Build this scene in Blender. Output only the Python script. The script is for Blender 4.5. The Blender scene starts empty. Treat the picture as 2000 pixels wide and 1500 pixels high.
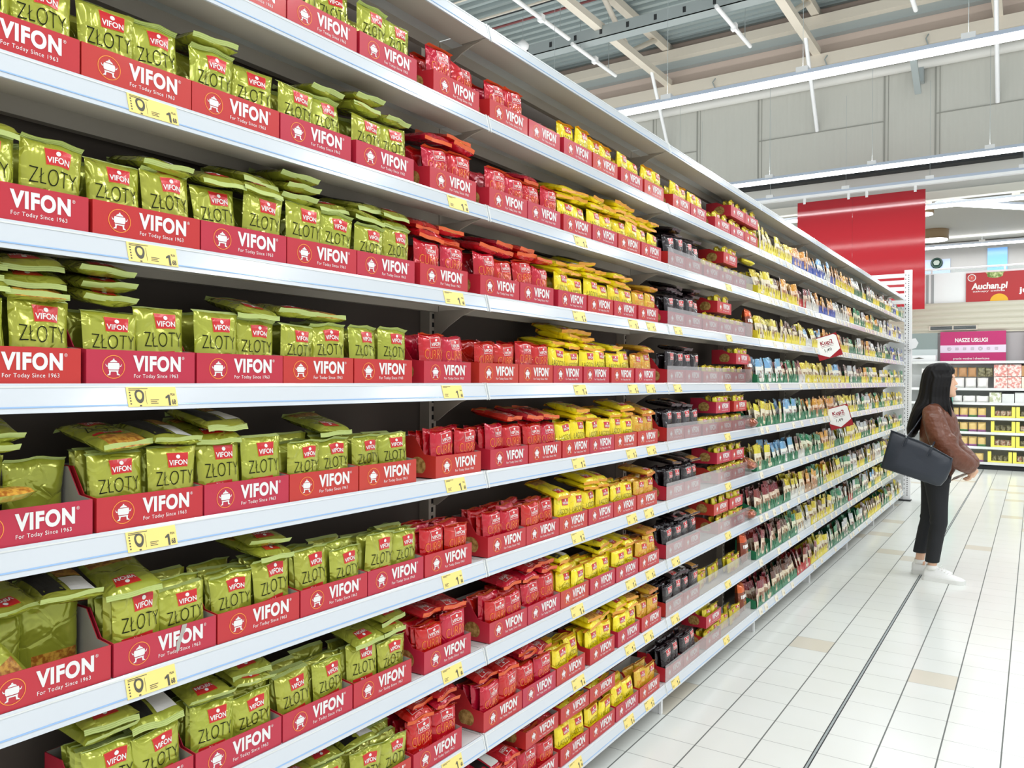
import bpy, math, random
from math import sin, cos, pi, radians, sqrt
from mathutils import Vector, Matrix, Euler
random.seed(11)
SC = bpy.context.scene
C = SC.collection

# ------------------------------------------------------------------ camera, world, exposure
F_PX = 1553.4
YAW, PITCH, ROLL = radians(33.3467), radians(-0.3133), radians(0.2999)
CAM = Vector((1.2978, 0.0, 1.42))
fw = Vector((-sin(YAW) * cos(PITCH), cos(YAW) * cos(PITCH), sin(PITCH)))
rt = Vector((cos(YAW), sin(YAW), 0))
up = rt.cross(fw)
rt2 = rt * cos(ROLL) + up * sin(ROLL)
up2 = up * cos(ROLL) - rt * sin(ROLL)
cd = bpy.data.cameras.new('camera')
cd.sensor_fit = 'HORIZONTAL'
cd.sensor_width = 36.0
cd.lens = 36.0 * F_PX / 2000.0
cd.clip_start = 0.02
cam = bpy.data.objects.new('camera', cd)
C.objects.link(cam)
cam.matrix_world = Matrix(((rt2.x, up2.x, -fw.x, CAM.x), (rt2.y, up2.y, -fw.y, CAM.y), (rt2.z, up2.z, -fw.z, CAM.z), (0, 0, 0, 1)))
SC.camera = cam
SC.view_settings.view_transform = 'Standard'
SC.view_settings.look = 'None'
SC.view_settings.gamma = 1.0
SC.view_settings.use_curve_mapping = False
SC.view_settings.exposure = 0.0
SC.cycles.use_denoising = True
SC.cycles.max_bounces = 6
SC.cycles.diffuse_bounces = 3
SC.cycles.glossy_bounces = 3
SC.cycles.transmission_bounces = 4
SC.cycles.transparent_max_bounces = 8
SC.cycles.caustics_reflective = False
SC.cycles.caustics_refractive = False
W = bpy.data.worlds.new('world')
SC.world = W
W.use_nodes = True
W.node_tree.nodes['Background'].inputs[0].default_value = (0.93, 0.97, 1.0, 1)
W.node_tree.nodes['Background'].inputs[1].default_value = 0.75
LAMP_W = 265.0        # watts of one store lamp row
ROOF_FILL = 0.45         # added upward share, put in to brighten the roof and upper wall
# lamp rows of the hall: (Y, Z, x0, x1); the rows over the viewer's head and behind belong to the same hall
LAMP_ROWS = [(8.6, 4.6, -9.0, 6.0), (12.8, 4.6, -9.0, 6.0), (4.4, 4.6, -9.0, 6.0), (0.2, 4.6, -9.0, 6.0), (-4.0, 4.6, -9.0, 6.0)]

# ------------------------------------------------------------------ materials
def srgb(r, g, b):
    f = lambda c: (c / 255 / 12.92) if c <= 10 else ((c / 255 + 0.055) / 1.055) ** 2.4
    return (f(r), f(g), f(b), 1)

def mat(name, col, rough=0.5, metal=0.0, bump=0.0, bscale=60.0, coat=0.0, vary=0.0, emit=0.0, spec=0.5, noise=0.0, nscale=8.0, ncol=None, bdist=0.002):
    m = bpy.data.materials.new(name)
    m.use_nodes = True
    nt = m.node_tree
    b = nt.nodes['Principled BSDF']
    b.inputs['Base Color'].default_value = col
    b.inputs['Roughness'].default_value = rough
    b.inputs['Metallic'].default_value = metal
    b.inputs['Specular IOR Level'].default_value = spec
    b.inputs['Coat Weight'].default_value = coat
    b.inputs['Coat Roughness'].default_value = 0.12
    if emit:
        b.inputs['Emission Color'].default_value = col
        b.inputs['Emission Strength'].default_value = emit
    tc = nt.nodes.new('ShaderNodeTexCoord')
    oi = nt.nodes.new('ShaderNodeObjectInfo')
    src = None
    if bump or noise:
        ad = nt.nodes.new('ShaderNodeVectorMath'); ad.operation = 'MULTIPLY_ADD'
        ad.inputs[1].default_value = (1, 1, 1)
        mu = nt.nodes.new('ShaderNodeMath'); mu.operation = 'MULTIPLY'; mu.inputs[1].default_value = 37.0
        nt.links.new(oi.outputs['Random'], mu.inputs[0])
        nt.links.new(tc.outputs['Object'], ad.inputs[0])
        nt.links.new(mu.outputs[0], ad.inputs[2])
        src = ad.outputs[0]
    if bump:
        n = nt.nodes.new('ShaderNodeTexNoise'); n.inputs['Scale'].default_value = bscale
        n.inputs['Detail'].default_value = 3.0
        bp = nt.nodes.new('ShaderNodeBump'); bp.inputs['Strength'].default_value = bump; bp.inputs['Distance'].default_value = bdist
        nt.links.new(src, n.inputs['Vector']); nt.links.new(n.outputs['Fac'], bp.inputs['Height'])
        nt.links.new(bp.outputs[0], b.inputs['Normal'])
        if coat: nt.links.new(bp.outputs[0], b.inputs['Coat Normal'])
    csock = None
    if noise and ncol:
        n = nt.nodes.new('ShaderNodeTexNoise'); n.inputs['Scale'].default_value = nscale; n.inputs['Detail'].default_value = 4.0
        nt.links.new(src, n.inputs['Vector'])
        rp = nt.nodes.new('ShaderNodeMapRange'); rp.inputs[1].default_value = 0.5 - 0.5 * (1 - noise); rp.inputs[2].default_value = 0.5 + 0.5 * (1 - noise) + 0.02
        mx = nt.nodes.new('ShaderNodeMix'); mx.data_type = 'RGBA'
        mx.inputs[6].default_value = col; mx.inputs[7].default_value = ncol
        nt.links.new(n.outputs['Fac'], rp.inputs[0]); nt.links.new(rp.outputs[0], mx.inputs[0])
        csock = mx.outputs[2]
    if vary:
        hs = nt.nodes.new('ShaderNodeHueSaturation')
        hs.inputs['Color'].default_value = col
        if csock: nt.links.new(csock, hs.inputs['Color'])
        mr = nt.nodes.new('ShaderNodeMapRange'); mr.inputs[3].default_value = 0.5 - vary; mr.inputs[4].default_value = 0.5 + vary
        nt.links.new(oi.outputs['Random'], mr.inputs[0]); nt.links.new(mr.outputs[0], hs.inputs['Hue'])
        mv = nt.nodes.new('ShaderNodeMapRange'); mv.inputs[3].default_value = 1 - vary * 5; mv.inputs[4].default_value = 1 + vary * 4
        nt.links.new(oi.outputs['Random'], mv.inputs[0]); nt.links.new(mv.outputs[0], hs.inputs['Value'])
        csock = hs.outputs[0]
    if csock: nt.links.new(csock, b.inputs['Base Color'])
    return m

def foil(name, col, vary=0.006, metal=0.36, rough=0.20):
    m = mat(name, col, rough=rough, metal=metal, bump=0.95, bscale=17.0, bdist=0.011, vary=vary, coat=0.5)
    nt = m.node_tree
    n = [q for q in nt.nodes if q.type == 'TEX_NOISE'][0]
    n.inputs['Detail'].default_value = 2.5; n.inputs['Roughness'].default_value = 0.45; n.inputs['Distortion'].default_value = 0.6
    # sharp creases of crumpled foil on top of the soft dents
    vo = nt.nodes.new('ShaderNodeTexVoronoi'); vo.feature = 'DISTANCE_TO_EDGE'; vo.inputs['Scale'].default_value = 19.0
    mr = nt.nodes.new('ShaderNodeMapRange'); mr.inputs[2].default_value = 0.09; mr.inputs[4].default_value = 0.10
    ad = nt.nodes.new('ShaderNodeMath'); ad.operation = 'ADD'
    bp = [q for q in nt.nodes if q.type == 'BUMP'][0]
    src = n.inputs['Vector'].links[0].from_socket
    dv = nt.nodes.new('ShaderNodeVectorMath'); dv.operation = 'MULTIPLY_ADD'; dv.inputs[1].default_value = (0.03, 0.03, 0.03)
    nt.links.new(n.outputs['Color'], dv.inputs[0]); nt.links.new(src, dv.inputs[2]); nt.links.new(dv.outputs[0], vo.inputs['Vector'])
    nt.links.new(vo.outputs['Distance'], mr.inputs[0]); nt.links.new(n.outputs['Fac'], ad.inputs[0]); nt.links.new(mr.outputs[0], ad.inputs[1])
    nt.links.new(ad.outputs[0], bp.inputs['Height'])
    return m

M = {}
M['green'] = foil('green foil', srgb(176, 180, 62))
M['red'] = foil('red foil', srgb(200, 20, 36), metal=0.12)
M['yellow'] = foil('yellow foil', srgb(250, 226, 28), metal=0.08)
M['amber'] = foil('amber foil', srgb(228, 178, 48), metal=0.15)
M['black'] = foil('black foil', srgb(34, 24, 28), metal=0.2)
M['mini'] = foil('lemon foil', srgb(226, 208, 44), metal=0.15)
M['seal_green'] = mat('pale green seal', srgb(188, 202, 122), 0.35, 0.2, bump=0.3, bscale=80)
M['seal_red'] = mat('orange seal', srgb(226, 96, 44), 0.35, 0.1, bump=0.3, bscale=80)
M['seal_yellow'] = mat('orange yellow seal', srgb(232, 158, 36), 0.35, 0.1, bump=0.3, bscale=80)
M['seal_amber'] = mat('rust seal', srgb(205, 120, 40), 0.35, 0.1, bump=0.3, bscale=80)
M['seal_black'] = mat('dark seal', srgb(70, 46, 52), 0.3, 0.2, bump=0.3, bscale=80)
M['seal_mini'] = mat('lemon seal', srgb(214, 190, 50), 0.35, 0.1, bump=0.3, bscale=80)
M['food'] = mat('noodle print', srgb(214, 160, 62), 0.35, 0.0, noise=0.85, nscale=110, ncol=srgb(160, 92, 26), bump=0.5, bscale=60)
M['patch'] = mat('red brand patch', srgb(205, 32, 38), 0.3, 0.05, coat=0.3)
M['white'] = mat('white print', srgb(240, 238, 234), 0.45)
M['ink'] = mat('dark olive ink', srgb(16, 19, 8), 0.6, spec=0.15)
M['orange_ink'] = mat('orange ink', srgb(244, 140, 40), 0.4)
M['dark_print'] = mat('black print', srgb(28, 26, 26), 0.35)
M['card_red'] = mat('red display card', srgb(190, 40, 50), 0.42, vary=0.009, coat=0.15)
M['card_grey'] = mat('grey card inside', srgb(176, 172, 164), 0.8)
M['card_white'] = mat('white print on card', srgb(232, 230, 228), 0.5)
M['card_gold'] = mat('orange ring print', srgb(247, 158, 62), 0.5)
M['card_tan'] = mat('tan noodle print on card', srgb(196, 160, 92), 0.55, noise=0.8, nscale=90, ncol=srgb(142, 104, 46))
M['shelf'] = mat('white powder coated steel', srgb(226, 228, 226), 0.38, noise=0.7, nscale=3, ncol=srgb(214, 216, 212))
M['rail'] = mat('white price rail', srgb(207, 212, 217), 0.18, coat=0.5)
M['rail_edge'] = mat('clear blue rail edge', srgb(150, 184, 226), 0.15)
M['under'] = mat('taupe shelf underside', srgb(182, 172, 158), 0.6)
M['upright'] = mat('taupe upright', srgb(176, 166, 152), 0.5)
M['slot'] = mat('slot hole', srgb(22, 20, 20), 0.9)
M['backpanel'] = mat('dark back panel', srgb(92, 82, 74), 0.8)
M['label_yellow'] = mat('yellow paper label', srgb(246, 222, 130), 0.45)
M['label_pale'] = mat('pale paper label', srgb(232, 224, 202), 0.45)
M['faint_ink'] = mat('faint label ink', srgb(196, 184, 160), 0.5)
M['label_ink'] = mat('grey label ink', srgb(84, 82, 72), 0.5)
M['steel'] = mat('white steel', srgb(240, 240, 240), 0.35)
M['sign_red'] = mat('red acrylic sign', srgb(158, 32, 40), 0.07, spec=0.3)
M['banner_red'] = mat('red banner vinyl', srgb(178, 40, 42), 0.4)
M['magenta'] = mat('magenta sign', srgb(190, 42, 108), 0.3)
M['lilac'] = mat('pale lilac strip', srgb(232, 218, 234), 0.4)
M['lamp_on'] = mat('lit diffuser', (0.96, 0.98, 1, 1), 0.4, emit=7.0)
M['lamp_body'] = mat('lamp housing', srgb(205, 215, 232), 0.4)
M['beige'] = mat('cream painted steel', srgb(222, 212, 196), 0.5)
M['zinc'] = mat('galvanised steel', srgb(166, 174, 174), 0.45, 0.25)
M['dark'] = mat('dark recess', srgb(40, 42, 44), 0.7)
M['teal'] = mat('teal panel', srgb(86, 192, 170), 0.5)
M['bright_yellow'] = mat('bright yellow card', srgb(238, 230, 98), 0.5)
def clear(name, tint, haze):
    m = bpy.data.materials.new(name); m.use_nodes = True
    nt = m.node_tree; nt.nodes.clear()
    o = nt.nodes.new('ShaderNodeOutputMaterial')
    t = nt.nodes.new('ShaderNodeBsdfTransparent'); t.inputs[0].default_value = tint
    d = nt.nodes.new('ShaderNodeBsdfDiffuse'); d.inputs[0].default_value = srgb(236, 226, 226)
    g = nt.nodes.new('ShaderNodeBsdfGlossy'); g.inputs['Roughness'].default_value = 0.08
    fr = nt.nodes.new('ShaderNodeLayerWeight'); fr.inputs[0].default_value = 0.12
    m1 = nt.nodes.new('ShaderNodeMixShader'); m1.inputs[0].default_value = haze
    m2 = nt.nodes.new('ShaderNodeMixShader')
    nt.links.new(t.outputs[0], m1.inputs[1]); nt.links.new(d.outputs[0], m1.inputs[2])
    nt.links.new(fr.outputs[1], m2.inputs[0]); nt.links.new(m1.outputs[0], m2.inputs[1]); nt.links.new(g.outputs[0], m2.inputs[2])
    nt.links.new(m2.outputs[0], o.inputs[0])
    return m
M['acrylic'] = clear('scuffed clear acrylic', (0.97, 0.96, 0.96, 1), 0.13)
M['glass'] = clear('railing glass', (0.93, 0.97, 0.97, 1), 0.06)

# ------------------------------------------------------------------ mesh builder
class MB:
    def __init__(s): s.v = []; s.f = []; s.m = []; s.s = []
    def add(s, vs, fs, mi=0, smooth=False, T=None):
        n = len(s.v)
        s.v += [tuple(T @ Vector(p)) for p in vs] if T is not None else [tuple(p) for p in vs]
        s.f += [tuple(n + i for i in f) for f in fs]
        s.m += [mi] * len(fs); s.s += [smooth] * len(fs)
        return s
    def box(s, a, b, mi=0, T=None):
        x0, y0, z0 = (min(a[i], b[i]) for i in range(3)); x1, y1, z1 = (max(a[i], b[i]) for i in range(3))
        vs = [(x0, y0, z0), (x1, y0, z0), (x1, y1, z0), (x0, y1, z0), (x0, y0, z1), (x1, y0, z1), (x1, y1, z1), (x0, y1, z1)]
        return s.add(vs, [(0, 3, 2, 1), (4, 5, 6, 7), (0, 1, 5, 4), (1, 2, 6, 5), (2, 3, 7, 6), (3, 0, 4, 7)], mi, False, T)
    def prism(s, poly, axis, a, b, mi=0, T=None):
        # poly: 2-D outline, extruded along axis ('x','y','z') from a to b
        n = len(poly)
        P = {'x': lambda p, t: (t, p[0], p[1]), 'y': lambda p, t: (p[0], t, p[1]), 'z': lambda p, t: (p[0], p[1], t)}[axis]
        vs = [P(p, a) for p in poly] + [P(p, b) for p in poly]
        fs = [tuple(range(n))[::-1], tuple(range(n, 2 * n))] + [(i, (i + 1) % n, n + (i + 1) % n, n + i) for i in range(n)]
        return s.add(vs, fs, mi, False, T)
    def tube(s, pts, r, n=8, mi=0, caps=True, T=None):
        pts = [Vector(p) for p in pts]; vs = []; fs = []
        rs = r if isinstance(r, (list, tuple)) else [r] * len(pts)
        prev = None
        for i, p in enumerate(pts):
            d = (pts[min(i + 1, len(pts) - 1)] - pts[max(i - 1, 0)]).normalized()
            if prev is None:
                a = d.orthogonal().normalized()
            else:
                a = (prev - d * prev.dot(d)).normalized()
            prev = a
            b = d.cross(a)
            vs += [p + (a * cos(2 * pi * k / n) + b * sin(2 * pi * k / n)) * rs[i] for k in range(n)]
        for i in range(len(pts) - 1):
            fs += [(i * n + k, i * n + (k + 1) % n, (i + 1) * n + (k + 1) % n, (i + 1) * n + k) for k in range(n)]
        s.add(vs, fs, mi, True, T)
        if caps:
            s.add(vs[:n], [tuple(range(n))[::-1]], mi, False, T); s.add(vs[-n:], [tuple(range(n))], mi, False, T)
        return s
    def loft(s, rings, mi=0, caps=True, smooth=True, T=None):
        n = len(rings[0]); vs = [p for r in rings for p in r]; fs = []
        for i in range(len(rings) - 1):
            fs += [(i * n + k, i * n + (k + 1) % n, (i + 1) * n + (k + 1) % n, (i + 1) * n + k) for k in range(n)]
        if caps: fs += [tuple(range(n))[::-1], tuple(range((len(rings) - 1) * n, len(rings) * n))]
        return s.add(vs, fs, mi, smooth, T)
    def lathe(s, prof, n=20, mi=0, T=None):
        return s.loft([[(r * cos(2 * pi * k / n), r * sin(2 * pi * k / n), z) for k in range(n)] for r, z in prof], mi, True, True, T)
    def mesh(s, name, mats):
        me = bpy.data.meshes.new(name)
        me.from_pydata(s.v, [], s.f)
        for m in (mats if isinstance(mats, (list, tuple)) else [mats]): me.materials.append(m)
        me.polygons.foreach_set('material_index', s.m)
        me.polygons.foreach_set('use_smooth', s.s)
        me.update()
        return me
    def build(s, name, mats, parent=None): return put(name, s.mesh(name, mats), parent)

def put(name, me, parent=None, loc=None, rot=None):
    o = bpy.data.objects.new(name, me); C.objects.link(o)
    if parent is not None: o.parent = parent
    if loc is not None: o.location = loc
    if rot is not None: o.rotation_euler = rot
    return o
def empty(name, loc=(0, 0, 0), rz=0.0):
    o = bpy.data.objects.new(name, None); C.objects.link(o); o.location = loc; o.rotation_euler = (0, 0, rz)
    o.empty_display_size = 0.05
    return o
def tag(o, label, cat, group=None, kind=None):
    if label: o['label'] = label
    if cat: o['category'] = cat
    if group: o['group'] = group
    if kind: o['kind'] = kind
    return o
def struct(o): o['kind'] = 'structure'; return o
ORD = ['zeroth', 'first', 'second', 'third', 'fourth', 'fifth', 'sixth', 'seventh', 'eighth', 'ninth', 'tenth', 'eleventh', 'twelfth', 'thirteenth', 'fourteenth', 'fifteenth', 'sixteenth', 'seventeenth', 'eighteenth', 'nineteenth', 'twentieth',
       'twenty-first', 'twenty-second', 'twenty-third', 'twenty-fourth', 'twenty-fifth', 'twenty-sixth', 'twenty-seventh', 'twenty-eighth', 'twenty-ninth', 'thirtieth', 'thirty-first', 'thirty-second', 'thirty-third', 'thirty-fourth', 'thirty-fifth']

# ------------------------------------------------------------------ lettering (outlines of the built-in font, as meshes)
_tc = {}
def text2d(body, bold=0.0, space=1.0):
    """verts (x,y) with x centred, y from the baseline, cap height 1; faces"""
    key = (body, bold, space)
    if key not in _tc:
        c = bpy.data.curves.new('t', 'FONT'); c.body = body; c.size = 1.0; c.offset = bold; c.resolution_u = 5; c.space_character = space
        o = bpy.data.objects.new('t', c); C.objects.link(o)
        dg = bpy.context.evaluated_depsgraph_get()
        me = o.evaluated_get(dg).to_mesh()
        me.calc_loop_triangles()
        vs = [(v.co.x / 0.69, v.co.y / 0.69) for v in me.vertices]; fs = [tuple(p.vertices) for p in me.polygons]
        o.evaluated_get(dg).to_mesh_clear()
        bpy.data.objects.remove(o); bpy.data.curves.remove(c)
        x0 = min(v[0] for v in vs); x1 = max(v[0] for v in vs)
        _tc[key] = ([(x - (x0 + x1) / 2, y) for x, y in vs], fs, x1 - x0)
    return _tc[key]
def split_long(vs, fs, lim):
    """halve triangles/quads whose edges are longer than lim (2-D)"""
    vs = list(vs); tris = []
    for f in fs:
        for i in range(1, len(f) - 1): tris.append((f[0], f[i], f[i + 1]))
    out = []; cache = {}
    def midp(a, b):
        k = (min(a, b), max(a, b))
        if k not in cache:
            vs.append(tuple((vs[a][i] + vs[b][i]) / 2 for i in range(2))); cache[k] = len(vs) - 1
        return cache[k]
    st = tris
    while st:
        a, b, c = st.pop()
        L = [((vs[p][0] - vs[q][0]) ** 2 + (vs[p][1] - vs[q][1]) ** 2, p, q, r) for p, q, r in ((a, b, c), (b, c, a), (c, a, b))]
        l, p, q, r = max(L)
        if l > lim * lim:
            m = midp(p, q); st += [(p, m, r), (m, q, r)]
        else: out.append((a, b, c))
    return vs, out
def flat_text(mb, body, cx, cz, w, h, x=0.0, mi=0, bold=0.0, axis='x', skew=0.0, space=1.0):
    """lettering on a plane x = const facing +X (reads along +Y), or facing -Y (axis 'y', reads along +X)"""
    vs, fs, tw = text2d(body, bold, space)
    P = [((vx / tw) * w + skew * vy * h, vy * h) for vx, vy in vs]
    if axis == 'x': mb.add([(x, cx + a, cz + b) for a, b in P], fs, mi)
    else: mb.add([(cx + a, x, cz + b) for a, b in P], fs, mi)
    return mb

# ------------------------------------------------------------------ noodle packets
PW, PH, PT = 0.0985, 0.138, 0.024
def packet_surface(seed, w, h, T):
    R = random.Random(seed)
    ks = [(R.uniform(-1, 1), R.uniform(0, 6.28), R.uniform(5, 13), R.uniform(5, 13), R.uniform(0, 6.28)) for _ in range(6)]
    lean = R.uniform(-0.1, 0.1)
    def surf(s, t, side=1.0, off=0.0):
        a = max(0.0, 1 - abs(2 * s) ** 4.0) ** 0.5; b = max(0.0, 1 - abs(2 * t - 1) ** 5.0) ** 0.5
        n = sum(k[0] * sin(k[2] * s + k[1]) * sin(k[3] * t + k[4]) for k in ks) / 6.0
        n2 = ks[0][0] * sin(3.1 * s + ks[0][1]) * (t - 0.2) + ks[1][0] * sin(4.5 * s + 2.2 * t + ks[1][1]) * 0.6
        x = side * (T / 2 * a * b * (1.0 + 0.45 * n) + off) + 0.004 * n2
        y = s * w * (1 - 0.05 * sin(pi * t) + 0.05 * n) + lean * 0.02 * (t - 0.3)
        z = t * h + 0.004 * n * (1 - abs(2 * t - 1)) - t * t * (0.004 + 0.006 * abs(sin(4 * s + ks[2][1])) * abs(ks[2][0]))
        return (x, y, z)
    return surf
def packet_meshes(kind, seed, flavour, w=PW, h=PH, T=PT, ink='ink', seal=None, patch='plain'):
    surf = packet_surface(seed, w, h, T); R = random.Random(seed + 5)
    nx, nz = 14, 16
    b = MB()
    for side in (1, -1):
        vs = [surf(i / nx - 0.5, j / nz, side) for j in range(nz + 1) for i in range(nx + 1)]
        fs, mi = [], []
        for j in range(nz):
            for i in range(nx):
                q = [j * (nx + 1) + i, j * (nx + 1) + i + 1, (j + 1) * (nx + 1) + i + 1, (j + 1) * (nx + 1) + i]
                fs.append(tuple(q if side > 0 else q[::-1])); mi.append(1 if (j < 5 and 1 < i < nx - 1 and side > 0) else 0)
        n0 = len(b.m); b.add(vs, fs, 0, True); b.m[n0:] = mi
    out = {'body': b.mesh(kind + ' packet', [M[kind], M['food']])}
    # crimped end seals
    fold = R.choice([-1, 1]) * (R.uniform(0.7, 1.3) if kind == 'green' else R.uniform(1.1, 1.6))
    for top in (1, 0):
        e = MB(); rows = 7; vs = []
        for j in range(rows + 1):
            d = j / rows * 0.011
            for i in range(9):
                s = i / 8 - 0.5
                p = surf(s * 0.985, 1.0 if top else 0.0)
                z = 0.0006 * (1 if j % 2 else -1) + 0.0012 * sin(s * 9 + seed)
                if top: vs.append((z - d * sin(fold), p[1], p[2] - 0.001 + d * cos(fold)))
                else: vs.append((z + d * 0.75, p[1], p[2] + 0.001 + 0.0004 * j))
        e.add(vs, [(j * 9 + i, j * 9 + i + 1, (j + 1) * 9 + i + 1, (j + 1) * 9 + i) for j in range(rows) for i in range(8)], 0, False)
        out['seal' if top else 'foot_seal'] = e.mesh('end seal', M['seal_' + kind])
    def mapped(mb, P, fs, mi, off):
        mb.add([surf(max(-0.49, min(0.49, x / w)), max(0.01, min(0.99, z / h)), 1.0, off) for x, z in P], fs, mi, False)
    # brand patch
    pw, ph, cx, cz = 0.44 * w, 0.2 * h, 0.06 * w, 0.815 * h
    def patchquad(g, mb, mi, off):
        P, fs = [], []
        for j in range(5):
            for i in range(7):
                P.append((cx + (i / 6 - 0.5) * (pw + 2 * g) * (0.86 + 0.14 * j / 4), cz + (j / 4 - 0.5) * (ph + 2 * g)))
        mapped(mb, P, [(j * 7 + i, j * 7 + i + 1, (j + 1) * 7 + i + 1, (j + 1) * 7 + i) for j in range(4) for i in range(6)], mi, off)
    p = MB()
    patchquad(0.0013 if patch == 'outlined' else 0.0007, p, 1, 0.0006); patchquad(0, p, 0, 0.0010)
    out['patch'] = p.mesh('brand patch', [M['patch'], M['white'] if patch == 'outlined' else M['seal_yellow']])
    t = MB(); vs, fs, tw = text2d('VIFON', 0.02)
    P = [(cx + vx / tw * pw * 0.84, cz - ph * 0.36 + vy * ph * 0.36) for vx, vy in vs]
    P, fs = split_long(P, fs, 0.006); mapped(t, P, fs, 0, 0.0016)
    P = [(cx + 0.0042 * cos(k * pi / 4 ), cz + ph * 0.24 + 0.0042 * sin(k * pi / 4)) for k in range(8)]
    mapped(t, P, [tuple(range(8))], 0, 0.0016)
    out['patch_text'] = t.mesh('lettering', M['white'])
    if flavour:
        t = MB(); vs, fs, tw = text2d(flavour, -0.02)
        fwid = w * (0.78 if len(flavour) < 6 else 0.84); fh = h * (0.205 if len(flavour) < 6 else 0.16)
        P = [(0.0 + vx / tw * fwid, 0.462 * h + vy * fh) for vx, vy in vs]
        P, fs = split_long(P, fs, 0.005); mapped(t, P, fs, 0, 0.0013)
        out['flavour'] = t.mesh('flavour lettering', M[ink])
        t = MB()
        P = [(-0.08 * w + (i / 6 - 0.5) * 0.62 * w, 0.365 * h + (j - 0.5) * 0.05 * h + 0.02 * h * (i / 6)) for j in range(2) for i in range(7)]
        mapped(t, P, [(i, i + 1, 8 + i, 7 + i) for i in range(6)], 0, 0.0011)
        vs, fs, tw = text2d('Nr 1', 0.01)
        P = [(-0.08 * w + vx / tw * 0.16 * w, 0.352 * h + vy * 0.032 * h) for vx, vy in vs]
        mapped(t, P, fs, 1, 0.0018)
        out['ribbon'] = t.mesh('ribbon', [M['patch'], M['white']])
    # back print: a white and dark block with a noodle picture
    t = MB()
    for (x0, x1, z0, z1, mi) in ((-0.42, -0.05, 0.1, 0.9, 0), (0.02, 0.42, 0.45, 0.9, 1), (0.02, 0.42, 0.1, 0.42, 2)):
        P = [(x0 + (x1 - x0) * i / 4, z0 + (z1 - z0) * j / 4) for j in range(5) for i in range(5)]
        t.add([surf(x, z, -1.0, 0.0008) for x, z in P], [(j * 5 + i, (j + 1) * 5 + i, (j + 1) * 5 + i + 1, j * 5 + i + 1) for j in range(4) for i in range(4)], mi)
    out['back'] = t.mesh('back label', [M['dark_print'], M['white'], M['food']])
    return out

PK = {
    'green': [packet_meshes('green', s, 'ZŁOTY') for s in (1, 2, 3, 4)],
    'red': [packet_meshes('red', s, 'CURRY', ink='orange_ink', patch='outlined') for s in (21, 22, 23)],
    'yellow': [packet_meshes('yellow', s, 'ŁAGODNY') for s in (31, 32, 33)],
    'amber': [packet_meshes('amber', s, 'PIECZ', ink='orange_ink') for s in (41, 42)],
    'black': [packet_meshes('black', s, None, patch='outlined') for s in (51, 52)],
    'mini': [packet_meshes('mini', s, None, w=0.094, h=0.085, T=0.022) for s in (61, 62)],
}
KNAME = {'green': 'green', 'red': 'red', 'yellow': 'bright yellow', 'amber': 'amber yellow', 'black': 'black', 'mini': 'small lemon yellow'}
def packet(kind, M4, label, level, back=False, flat=False):
    """one packet; M4 its world matrix; level 2 = all printed parts, 1 = patch and seals, 0 = body and seals"""
    V = random.choice(PK[kind])
    o = put(('small_' if kind == 'mini' else '') + ('lemon' if kind == 'mini' else kind) + '_noodle_packet', V['body'])
    o.matrix_world = M4
    tag(o, label, 'noodle packet', KNAME[kind] + ' packets on the gondola')
    put('end_seal', V['seal'], o)
    if flat: put('end_seal', V['foot_seal'], o)
    if level >= 1:
        p = put('brand_patch', V['patch'], o)
        put('lettering', V['patch_text'], p)
    if level >= 2 and 'flavour' in V:
        put('flavour_lettering', V['flavour'], o); put('ribbon', V['ribbon'], o)
    if back: put('back_label', V['back'], o)
    return o
def mat_up(x, y, z, rz=0.0, lean=0.0, roll=0.0):
    return Matrix.Translation((x, y, z)) @ Matrix.Rotation(rz, 4, 'Z') @ Matrix.Rotation(lean, 4, 'Y') @ Matrix.Rotation(roll, 4, 'X')
FLIP = Matrix(((0, 0, 1, 0), (0, -1, 0, 0), (1, 0, 0, 0), (0, 0, 0, 1)))         # face up, top edge to the aisle
FACEUP = Matrix(((0, 0, -1, 0), (0, 1, 0, 0), (1, 0, 0, 0), (0, 0, 0, 1)))       # face up, bottom edge to the aisle
FACEDN = Matrix(((0, 0, 1, 0), (0, 1, 0, 0), (-1, 0, 0, 0), (0, 0, 0, 1)))       # back up
def mat_flat(x, y, z, h, mode, rz=0.0, tilt=0.0, roll=0.0):
    B = {'flip': FLIP, 'up': FACEUP, 'down': FACEDN}[mode]
    sx = {'flip': -1, 'up': 1, 'down': -1}[mode] * h / 2
    return Matrix.Translation((x, y, z)) @ Matrix.Rotation(rz, 4, 'Z') @ Matrix.Rotation(tilt, 4, 'Y') @ Matrix.Rotation(roll, 4, 'X') @ Matrix.Translation((sx, 0, 0)) @ B

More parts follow.
